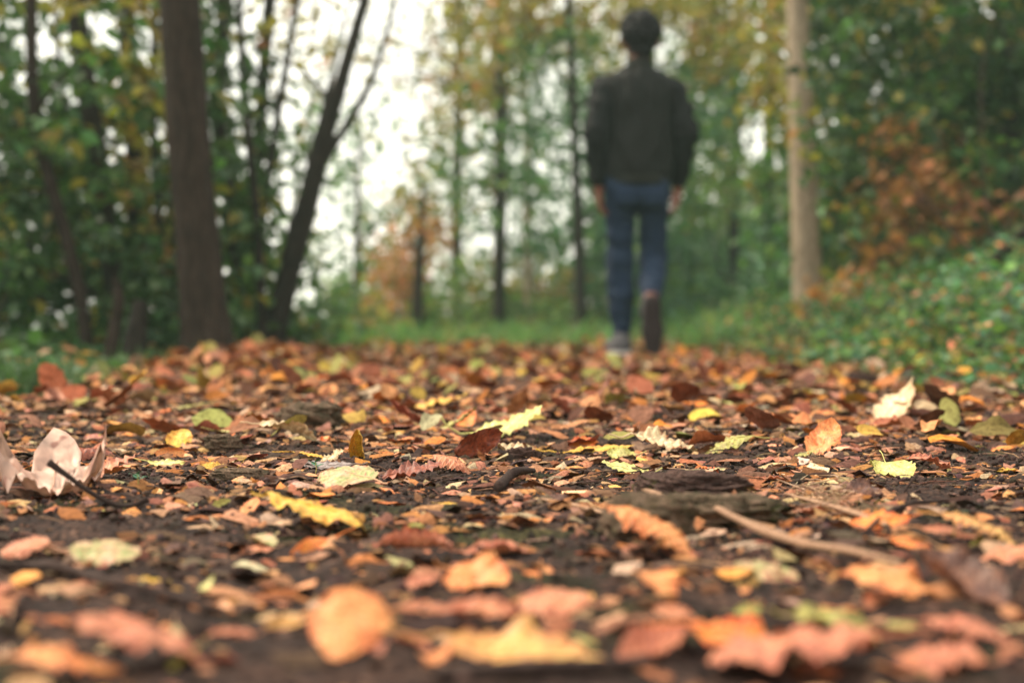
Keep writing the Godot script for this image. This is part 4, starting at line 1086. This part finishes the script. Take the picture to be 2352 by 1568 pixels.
func build_litter():
	# whole leaves further off, and leaf bits, crumbs and moss all over the path
	var shapes := []
	for i in 5:
		shapes.append(leaf_shape(["elm", "oval", "round", "elm", "oval"][i], [{"cl": 0.8, "cr": 0.5, "bend": -0.5}, {"cl": -0.5, "cr": -0.6, "bend": -0.6}, {"bend": 0.5, "cl": 0.4, "cr": -0.5, "wave": 0.1}, {"cl": 1.6, "cr": 1.0, "wave": 0.1}, {"twist": 1.6, "cl": 0.5, "cr": 0.5}][i], i * 7.3, 8, 4).blade)
	var hues := [Color(0.58, 0.23, 0.11), Color(0.50, 0.19, 0.09), Color(0.66, 0.31, 0.14), Color(0.36, 0.12, 0.06), Color(0.68, 0.25, 0.05), Color(0.58, 0.38, 0.08), Color(0.55, 0.40, 0.25), Color(0.14, 0.07, 0.045), Color(0.36, 0.16, 0.10), Color(0.34, 0.33, 0.10)]
	for i in 5:
		var xf := []; var cols := []
		for k in 1150:
			var d := 1.9 + 10.6 * pow(rng.randf(), 0.95)
			var x := rng.randf_range(-1.35, 1.45)
			if rng.randf() < 0.12: x = rng.randf_range(1.3, 2.6)
			if absf(x) > 0.42 * d: continue
			if rng.randf() < 0.18:
				d = rng.randfn(5.6, 0.5); x = rng.randfn(-0.98, 0.22)
			var s := rng.randf_range(0.035, 0.085)
			var b := Basis.from_euler(Vector3(rng.randfn(0.05, 0.24), rng.randf() * TAU, rng.randfn(0, 0.35))).scaled(Vector3.ONE * s)
			xf.append(Transform3D(b, Vector3(x, gh(x, -d) + s * 0.18, -d)))
			cols.append(jit(hues[rng.randi() % hues.size()], 0.22))
		var o := copies("leaf_litter", shapes[i], mats.litter, xf, cols, self)
		o.name = "leaf_litter" if i == 0 else "leaf_litter_%03d" % i
		o.set_meta("label", "thick litter of fallen leaves covering the far path"); o.set_meta("category", "leaf litter")
		o.set_meta("group", "leaf litter")
	# broken bits
	var bits := []
	for i in 6:
		var v := PackedVector3Array([Vector3(0, 0.10, 0)]); var idx := PackedInt32Array()
		var n := 9
		for k in n:
			var a := TAU * k / n
			var r := 0.5 * (0.75 + 0.5 * rng.randf())
			var q := Vector3(cos(a) * r, 0, sin(a) * r * 0.6)
			q.y = -0.5 * q.z * q.z * rng.randf_range(0.5, 2.5) + 0.10 * rng.randfn(0, 0.6) - 0.25 * q.x * q.x
			v.append(q)
		for k in n: idx.append_array([0, 1 + k, 1 + (k + 1) % n])
		bits.append(smooth_mesh(v, idx))
	var bhues := [Color(0.52, 0.25, 0.13), Color(0.40, 0.17, 0.08), Color(0.60, 0.34, 0.18), Color(0.18, 0.085, 0.05), Color(0.085, 0.046, 0.033), Color(0.58, 0.41, 0.26), Color(0.48, 0.19, 0.06), Color(0.20, 0.115, 0.08), Color(0.06, 0.037, 0.029), Color(0.54, 0.26, 0.10), Color(0.12, 0.07, 0.05), Color(0.30, 0.13, 0.07), Color(0.46, 0.22, 0.13)]
	for i in 6:
		var xf := []; var cols := []
		for k in 9500:
			var far := k % 3 == 0
			var d := rng.randf_range(2.2, 10.5) if far else 0.5 + 2.4 * sqrt(rng.randf())
			var x := rng.randf_range(-0.42 * d - 0.05, 0.42 * d + 0.05)
			if x < -1.4 or x > 1.7: continue
			if not far and rng.randf() > smoothstep(-0.45, 0.25, n_gen.get_noise_2d(x * 4.5 + 40.0, d * 4.5)) * smoothstep(-0.2, 1.4, d): continue
			var s := rng.randf_range(0.014, 0.035) if far else 0.004 + 0.030 * pow(rng.randf(), 3.0)
			var b := Basis.from_euler(Vector3(rng.randfn(0, 0.32), rng.randf() * TAU, rng.randfn(0, 0.32))).scaled(Vector3(s * rng.randf_range(0.8, 1.6), s, s))
			xf.append(Transform3D(b, Vector3(x, gh(x, -d) + s * 0.07 + 0.0006, -d)))
			cols.append(jit(bhues[rng.randi() % bhues.size()], 0.28))
		var o := copies("leaf_bits", bits[i], mats.litter, xf, cols, self)
		o.name = "leaf_bits" if i == 0 else "leaf_bits_%03d" % i
		o.set_meta("label", "broken leaf bits trodden into the dark soil"); o.set_meta("category", "leaf litter")
		o.set_meta("group", "leaf bits")
	# fibres
	var fib := tube([Vector3(-0.5, 0, 0), Vector3(-0.1, 0.06, 0.03), Vector3(0.5, 0, -0.04)], [0.012, 0.02, 0.010], 4)
	var xf := []; var cols := []
	for k in 3200:
		var d := 0.6 + 2.6 * sqrt(rng.randf())
		var x := rng.randf_range(-0.4 * d, 0.4 * d)
		var s := rng.randf_range(0.012, 0.045)
		if k < 130:
			var q := ground_at(rng.randfn(1905, 45), rng.randfn(1150, 16)); x = q.x; d = -q.z; s = rng.randf_range(0.025, 0.05)
		xf.append(Transform3D(Basis.from_euler(Vector3(rng.randfn(0, 0.1), rng.randf() * TAU, rng.randfn(0, 0.12) + (rng.randf_range(0, 0.5) if k < 130 else 0.0))).scaled(Vector3(s, s, s)), Vector3(x, gh(x, -d) + 0.002, -d)))
		cols.append(jit(Color(0.50, 0.32, 0.20) if k < 130 else [Color(0.2, 0.11, 0.08), Color(0.08, 0.05, 0.04), Color(0.38, 0.24, 0.16)][rng.randi() % 3], 0.25))
	var f := copies("plant_fibres", fib, mats.litter, xf, cols, self)
	f.set_meta("label", "dry stalk fibres and needles strewn over the soil"); f.set_meta("category", "fibres")
	# soil crumbs
	var crumb := lump(Vector3(0.5, 0.4, 0.5), 0.35, 3.0, 7, 5)
	xf = []; cols = []
	for k in 26000:
		var d := 0.5 + 2.3 * sqrt(rng.randf())
		var x := rng.randf_range(-0.40 * d, 0.40 * d)
		var s := 0.0016 + 0.0055 * pow(rng.randf(), 3.0)
		xf.append(Transform3D(Basis.from_euler(Vector3(0, rng.randf() * TAU, rng.randf())).scaled(Vector3.ONE * s), Vector3(x, gh(x, -d) + s * 0.25, -d)))
		cols.append(jit([Color(0.035, 0.022, 0.018), Color(0.06, 0.038, 0.03), Color(0.11, 0.07, 0.055)][rng.randi() % 3], 0.3))
	f = copies("soil_crumbs", crumb, mats.litter, xf, cols, self)
	f.set_meta("label", "dark soil crumbs loose on the path surface"); f.set_meta("category", "soil")
	# moss
	var blade := blade_mesh()
	xf = []; cols = []
	for k in 26000:
		var d := 0.6 + 5.0 * pow(rng.randf(), 0.8)
		var x := rng.randf_range(-0.40 * d, 0.40 * d)
		if absf(x) > 1.3: continue
		if n_gen.get_noise_2d(x * 4.0, -d * 4.0) < 0.22: continue
		var s := rng.randf_range(0.003, 0.008)
		xf.append(Transform3D(Basis.from_euler(Vector3(rng.randfn(0, 0.6), rng.randf() * TAU, rng.randfn(0, 0.6))).scaled(Vector3(s * 2.2, s, s)), Vector3(x, gh(x, -d) - 0.0005, -d)))
		cols.append(jit(Color(0.05, 0.066, 0.016), 0.35))
	f = copies("moss", blade, mats.foliage, xf, cols, self)
	f.set_meta("label", "low green moss patches on the dark soil"); f.set_meta("category", "moss")

# ------------------------------------------------------------------ the walker
# bones: [a, b, ra, rb, flatten z]; surfaces meet by a smooth union
func body_mesh(bones: Array, cell: float, kk: float, cut: Array = []) -> ArrayMesh:
	var lo := Vector3.ONE * 1e9; var hi := -lo
	for q in bones:
		var r: float = maxf(q[2], q[3]) + cell * 3.0
		lo = lo.min(q[0] - Vector3.ONE * r).min(q[1] - Vector3.ONE * r)
		hi = hi.max(q[0] + Vector3.ONE * r).max(q[1] + Vector3.ONE * r)
	var nx := int((hi.x - lo.x) / cell) + 2; var ny := int((hi.y - lo.y) / cell) + 2; var nz := int((hi.z - lo.z) / cell) + 2
	var f := PackedFloat32Array(); f.resize(nx * ny * nz)
	for q in bones:
		var a: Vector3 = q[0]; var ab: Vector3 = q[1] - q[0]
		var ra: float = q[2]; var rb: float = q[3]; var fz: float = q[4] if q.size() > 4 else 1.0
		var l2 := maxf(ab.length_squared(), 1e-9)
		var m := maxf(ra, rb) + cell * 3.0
		var l0 := ((q[0] as Vector3).min(q[1]) - Vector3.ONE * m - lo) / cell
		var l1 := ((q[0] as Vector3).max(q[1]) + Vector3.ONE * m - lo) / cell
		for k in range(maxi(int(l0.z), 0), mini(int(l1.z) + 1, nz)):
			for j in range(maxi(int(l0.y), 0), mini(int(l1.y) + 1, ny)):
				for i in range(maxi(int(l0.x), 0), mini(int(l1.x) + 1, nx)):
					var p := lo + Vector3(i, j, k) * cell - a
					var t := clampf(p.dot(ab) / l2, 0.0, 1.0)
					var e := p - ab * t
					e.z /= fz
					var dist := (e.length() - lerpf(ra, rb, t))
					f[(k * ny + j) * nx + i] += exp(-minf(dist, 1.0) * kk)
	for n in f.size():
		f[n] = log(maxf(f[n], 1e-12)) / kk
	for c in cut:      # [point, normal]: keeps the side away from the normal, where |x - point.x| < c[2]
		for k in nz:
			for j in ny:
				for i in nx:
					var p := lo + Vector3(i, j, k) * cell
					if absf(p.x - c[0].x) < c[2]:
						var n := (k * ny + j) * nx + i
						f[n] = minf(f[n], -(p - c[0]).dot(c[1]))
	var v := PackedVector3Array(); var idx := PackedInt32Array()
	var ids := PackedInt32Array(); ids.resize(nx * ny * nz); ids.fill(-1)
	var offs := [0, 1, nx, nx + 1, nx * ny, nx * ny + 1, nx * ny + nx, nx * ny + nx + 1]
	var cs := [Vector3(0, 0, 0), Vector3(1, 0, 0), Vector3(0, 1, 0), Vector3(1, 1, 0), Vector3(0, 0, 1), Vector3(1, 0, 1), Vector3(0, 1, 1), Vector3(1, 1, 1)]
	var edges := [[0, 1], [2, 3], [4, 5], [6, 7], [0, 2], [1, 3], [4, 6], [5, 7], [0, 4], [1, 5], [2, 6], [3, 7]]
	for k in nz - 1:
		for j in ny - 1:
			for i in nx - 1:
				var n := (k * ny + j) * nx + i
				var inside := 0
				for o: int in offs:
					if f[n + o] > 0.0: inside += 1
				if inside == 0 or inside == 8: continue
				var s := Vector3.ZERO; var c := 0
				for e: Array in edges:
					var fa := f[n + offs[e[0]]]; var fb := f[n + offs[e[1]]]
					if (fa > 0.0) != (fb > 0.0):
						s += (cs[e[0]] as Vector3).lerp(cs[e[1]], clampf(fa / (fa - fb), 0.02, 0.98)); c += 1
				ids[n] = v.size()
				v.append(lo + (Vector3(i, j, k) + s / c) * cell)
	var step := [1, nx, nx * ny]
	for k in range(1, nz - 1):
		for j in range(1, ny - 1):
			for i in range(1, nx - 1):
				var n := (k * ny + j) * nx + i
				var a := f[n] > 0.0
				for ax in 3:
					if a == (f[n + step[ax]] > 0.0): continue
					var u: int = step[(ax + 1) % 3]; var w: int = step[(ax + 2) % 3]
					var q0 := ids[n]; var q1 := ids[n - u]; var q2 := ids[n - u - w]; var q3 := ids[n - w]
					if q0 < 0 or q1 < 0 or q2 < 0 or q3 < 0: continue
					if a: idx.append_array([q0, q2, q1, q0, q3, q2])
					else: idx.append_array([q0, q1, q2, q0, q2, q3])
	return smooth_mesh(v, idx)

# folds of cloth or locks of hair: moves every vertex along its normal
func rumple(m: ArrayMesh, amp: float, freq: Vector3, sd: float) -> ArrayMesh:
	var arr := m.surface_get_arrays(0)
	var v: PackedVector3Array = arr[Mesh.ARRAY_VERTEX]; var n: PackedVector3Array = arr[Mesh.ARRAY_NORMAL]
	for i in v.size():
		var q := v[i] * freq
		v[i] += n[i] * amp * 2.0 * n_gen.get_noise_3d(q.x + sd, q.y + q.x * 0.3, q.z - sd)
	return smooth_mesh(v, arr[Mesh.ARRAY_INDEX])

func V(x: float, y: float, z: float) -> Vector3:
	return Vector3(x, y, z)

func joined(meshes: Array) -> ArrayMesh:
	var st := SurfaceTool.new()
	for m in meshes: st.append_from(m, 0, Transform3D())
	return st.commit()

func hand_bones(w: Vector3, dir: Vector3, back: Vector3) -> Array:
	# w: wrist, dir: towards the fingers, back: from palm to back of the hand; relaxed, slightly curled
	var side := dir.cross(back).normalized()
	var out := []
	var palm := w + dir * 0.085
	out.append([w, w + dir * 0.03, 0.026, 0.028])
	for k in 4:
		var s := (k - 1.5) * 0.019
		out.append([w + dir * 0.025 + side * s * 0.7, palm + side * s, 0.015, 0.012])
		var L: float = [0.030, 0.035, 0.033, 0.026][k]
		var p0 := palm + side * s
		var p1 := p0 + dir * L * 1.15 - back * 0.010
		var p2 := p1 + dir * L * 0.75 - back * 0.016
		var p3 := p2 + dir * L * 0.5 - back * 0.018
		out.append([p0, p1, 0.0095, 0.0088]); out.append([p1, p2, 0.0088, 0.008]); out.append([p2, p3, 0.008, 0.007])
	return out

func thumb_bones(w: Vector3, dir: Vector3, back: Vector3, to: Vector3) -> Array:
	var p0 := w + dir * 0.03 + to * 0.02
	var p1 := p0 + dir * 0.03 + to * 0.022 - back * 0.012
	var p2 := p1 + dir * 0.032 + to * 0.004 - back * 0.010
	return [[w + dir * 0.01, p0, 0.016, 0.014], [p0, p1, 0.012, 0.0105], [p1, p2, 0.0105, 0.0085]]

func build_person():
	var o := thing("person", "person in dark bomber jacket and blue jeans walking away down the path", "person")
	var px := (1465.0 - CXP) / FPX * 7.3
	o.position = Vector3(px, gh(px, -7.3) + 0.004, -7.3)
	o.scale = Vector3.ONE * 0.985
	o.rotation.y = deg_to_rad(3.0)
	var hipL := V(-0.092, 0.91, 0.0); var kneeL := V(-0.090, 0.50, -0.035); var ankL := V(-0.083, 0.095, 0.0)
	var hipR := V(0.085, 0.91, 0.0); var kneeR := V(0.092, 0.50, -0.075); var ankR := V(0.030, 0.285, 0.245)
	var shL := V(-0.172, 1.405, 0.0); var elL := V(-0.226, 1.15, 0.06); var wrL := V(-0.205, 0.895, 0.0)
	var shR := V(0.180, 1.398, 0.0); var elR := V(0.246, 1.16, 0.03); var wrR := V(0.226, 0.905, -0.08)
	var head := V(0.016, 1.65, -0.025)
	# skin
	var skin := plain(c8(124, 74, 58), 0.55, 0.4)
	skin.subsurf_scatter_enabled = true; skin.subsurf_scatter_strength = 0.1
	var bones := [[V(0, 0.95, 0), V(0, 1.05, 0), 0.115, 0.105, 0.8], [V(0, 1.05, 0), V(0, 1.34, 0.0), 0.105, 0.13, 0.75], [V(-0.13, 1.40, 0), V(0.13, 1.40, 0), 0.055, 0.055], [V(0.005, 1.40, 0.01), V(0.012, 1.56, -0.005), 0.062, 0.054],
		[shL, elL, 0.048, 0.036], [elL, wrL, 0.036, 0.026], [shR, elR, 0.048, 0.036], [elR, wrR, 0.036, 0.026],
		[hipL, kneeL, 0.075, 0.052], [kneeL, ankL, 0.052, 0.036], [hipR, kneeR, 0.075, 0.052], [kneeR, ankR, 0.052, 0.036],
		[ankL, ankL + V(-0.015, -0.05, -0.13), 0.032, 0.026], [ankR, ankR + V(0.004, -0.15, 0.0), 0.034, 0.026]]
	var body := body_mesh(bones, 0.012, 90.0)
	var hb := [[head + V(0, 0.03, 0.012), head + V(0, -0.005, -0.005), 0.092, 0.086], [head + V(0, -0.03, -0.035), head + V(0, -0.085, -0.058), 0.062, 0.034], [head + V(0, -0.05, 0.01), head + V(0, -0.14, 0.02), 0.058, 0.054],
		[head + V(0, 0.005, -0.098), head + V(0, -0.025, -0.116), 0.010, 0.014], [head + V(-0.012, -0.028, -0.10), head + V(0.012, -0.028, -0.10), 0.010, 0.010],
		[head + V(-0.045, 0.022, -0.078), head + V(0.045, 0.022, -0.078), 0.016, 0.016], [head + V(-0.022, -0.056, -0.090), head + V(0.022, -0.056, -0.090), 0.009, 0.009],
		[head + V(-0.088, 0.012, 0.004), head + V(-0.090, -0.030, 0.0), 0.016, 0.011, 1.0], [head + V(0.088, 0.012, 0.004), head + V(0.090, -0.030, 0.0), 0.016, 0.011, 1.0]]
	var headm := body_mesh(hb, 0.0055, 160.0)
	var dL := (V(0.01, -1.0, -0.10)).normalized(); var dR := (V(-0.03, -1.0, -0.08)).normalized()
	var handL := body_mesh(hand_bones(wrL, dL, V(-1, 0, 0)) + thumb_bones(wrL, dL, V(-1, 0, 0), V(0, 0, -1)), 0.004, 260.0)
	var handR := body_mesh(hand_bones(wrR, dR, V(1, 0, 0)) + thumb_bones(wrR, dR, V(1, 0, 0), V(0, 0, -1)), 0.004, 260.0)
	var bd := part("body", joined([body, headm, handL, handR]), skin, o)
	var dark := plain(c8(30, 24, 24), 0.3)
	for s in [-1, 1]:
		var e := part("eye", lump(V(0.011, 0.007, 0.006), 0.02, 1.0, 10, 8), dark, bd)
		e.position = head + V(s * 0.033, 0.002, -0.089)
	part("mouth", lump(V(0.022, 0.004, 0.005), 0.02, 1.0, 10, 6), plain(c8(120, 60, 56), 0.5), bd).position = head + V(0, -0.056, -0.098)
	# hair
	var hair := body_mesh([[head + V(0, 0.045, 0.03), head + V(0, 0.035, -0.02), 0.101, 0.096], [head + V(0, 0.0, 0.045), head + V(0, -0.055, 0.050), 0.084, 0.058], [head + V(-0.05, 0.085, 0.0), head + V(0.055, 0.09, -0.03), 0.045, 0.045], [head + V(-0.062, 0.03, 0.03), head + V(-0.066, 0.005, 0.03), 0.026, 0.018], [head + V(0.062, 0.03, 0.03), head + V(0.066, 0.005, 0.03), 0.026, 0.018]], 0.007, 120.0)
	part("hair", rumple(hair, 0.013, V(28, 28, 28), 3.0), plain(lin(0.012, 0.010, 0.011), 0.55), o)
	# jacket
	var cloth := plain(lin(0.014, 0.0132, 0.0122), 0.75, 0.3)
	cloth.heightmap_enabled = true; cloth.heightmap_texture = ImageTexture.create_from_image(noise_image(256, 0.02, 4, 91)); cloth.heightmap_scale = 1.2
	cloth.uv1_triplanar = true; cloth.uv1_scale = V(4, 1.5, 4)
	var sleeve_cloth: StandardMaterial3D = cloth.duplicate()
	sleeve_cloth.albedo_color = lin(0.010, 0.0096, 0.010)
	var rib := plain(lin(0.020, 0.019, 0.016), 0.9)
	var jb := [[V(0, 0.96, 0), V(0, 1.10, 0), 0.182, 0.176, 0.70], [V(0, 1.10, 0), V(0.0, 1.32, 0.005), 0.176, 0.184, 0.66], [V(-0.01, 1.44, 0), V(-0.165, 1.375, 0), 0.070, 0.068], [V(0.02, 1.44, 0), V(0.172, 1.37, 0), 0.070, 0.068]]
	var jacket := part("jacket", rumple(body_mesh(jb, 0.011, 60.0, [[V(0, 0.925, 0), V(0, -1, 0), 5.0]]), 0.010, V(11, 4, 11), 1.0), cloth, o)
	for s in [[shL, elL, wrL], [shR, elR, wrR]]:
		var w: Vector3 = s[1].lerp(s[2], 0.86)
		part("sleeve", rumple(body_mesh([[s[0] + V(0, -0.02, 0), s[1], 0.076, 0.062], [s[1], w, 0.062, 0.052]], 0.010, 80.0), 0.009, V(9, 14, 9), 5.0), sleeve_cloth, jacket)
		part("cuff", tube([s[1].lerp(s[2], 0.88), s[1].lerp(s[2], 1.02)], [0.044, 0.040], 16), rib, jacket)
	part("hem_band", body_mesh([[V(0, 0.90, 0), V(0, 0.93, 0), 0.172, 0.172, 0.74]], 0.010, 80.0, [[V(0, 0.885, 0), V(0, -1, 0), 5.0], [V(0, 0.935, 0), V(0, 1, 0), 5.0]]), rib, jacket)
	part("collar", tube([V(0.008, 1.475, 0.004), V(0.01, 1.535, -0.002)], [0.074, 0.066], 20), rib, jacket)
	part("back_seam", tube([V(0, 1.38, 0.124), V(0, 1.2, 0.118), V(0, 0.98, 0.118)], [0.003, 0.003, 0.003], 6), rib, jacket)
	# jeans
	var denim := plain(lin(0.013, 0.024, 0.052), 0.8, 0.3)
	denim.rim_enabled = true; denim.rim = 0.15
	denim.heightmap_enabled = true; denim.heightmap_texture = cloth.heightmap_texture; denim.heightmap_scale = 0.8
	denim.uv1_triplanar = true; denim.uv1_scale = V(4, 2, 4)
	var jl := [[V(-0.058, 0.88, 0.0), V(0.053, 0.88, 0.0), 0.098, 0.098, 0.95], [V(-0.065, 0.84, 0.03), V(0.06, 0.84, 0.03), 0.085, 0.085], [hipL, kneeL, 0.088, 0.067], [kneeL, kneeL.lerp(ankL, 0.45), 0.067, 0.064], [kneeL.lerp(ankL, 0.45), kneeL.lerp(ankL, 0.92), 0.064, 0.052], [hipR, kneeR, 0.088, 0.068], [kneeR, kneeR.lerp(ankR, 0.45), 0.068, 0.066], [kneeR.lerp(ankR, 0.45), kneeR.lerp(ankR, 0.86), 0.066, 0.054]]
	var jeans := part("jeans", rumple(body_mesh(jl, 0.011, 75.0, [[V(0, 0.93, 0), V(0, 1, 0), 5.0]]), 0.007, V(8, 12, 8), 9.0), denim, o)
	for s in [-1, 1]:
		var pk := part("pocket", body_mesh([[V(s * 0.075 - 0.03, 0.835, 0.110), V(s * 0.075 + 0.03, 0.835, 0.110), 0.03, 0.03, 0.45], [V(s * 0.075 - 0.03, 0.80, 0.108), V(s * 0.075 + 0.03, 0.80, 0.108), 0.028, 0.028, 0.45]], 0.007, 200.0), denim, jeans)
		pk.name = "pocket" if s < 0 else "pocket_001"
	# shoes
	var upper := plain(lin(0.11, 0.10, 0.105), 0.6)
	var rubber := plain(lin(0.035, 0.021, 0.022), 0.7)
	var white := plain(lin(0.5, 0.48, 0.46), 0.6)
	var fL := ankL + V(-0.004, 0, 0)
	var shoeL := part("shoe", body_mesh([[fL + V(0, -0.005, 0.012), fL + V(0, -0.04, 0.028), 0.046, 0.044], [fL + V(0, -0.045, 0.025), fL + V(-0.022, -0.052, -0.09), 0.043, 0.044], [fL + V(-0.022, -0.052, -0.09), fL + V(-0.034, -0.060, -0.165), 0.044, 0.034]], 0.008, 90.0, [[V(fL.x, 0.018, 0), V(0, -1, 0), 2.0]]), upper, o)
	part("sole", body_mesh([[V(fL.x, 0.018, 0.04), V(fL.x - 0.022, 0.018, -0.09), 0.050, 0.052], [V(fL.x - 0.022, 0.018, -0.09), V(fL.x - 0.034, 0.018, -0.17), 0.052, 0.042]], 0.008, 90.0, [[V(fL.x, 0.003, 0), V(0, -1, 0), 2.0], [V(fL.x, 0.026, 0), V(0, 1, 0), 2.0]]), white, shoeL)
	var toe := V(0.040, 0.046, 0.222)
	var shoeR := part("shoe", body_mesh([[ankR + V(0, 0.0, -0.004), ankR + V(0.002, -0.05, -0.006), 0.044, 0.046], [ankR + V(0.002, -0.05, -0.004), toe + V(0, 0.085, -0.004), 0.045, 0.045], [toe + V(0, 0.085, -0.004), toe, 0.045, 0.036]], 0.008, 90.0), upper, o)
	part("sole", body_mesh([[ankR + V(0.0, -0.012, 0.052), toe + V(-0.002, 0.085, 0.050), 0.044, 0.048, 0.40], [toe + V(-0.002, 0.085, 0.050), toe + V(0.002, -0.002, 0.040), 0.052, 0.044, 0.40]], 0.007, 90.0), rubber, shoeR)
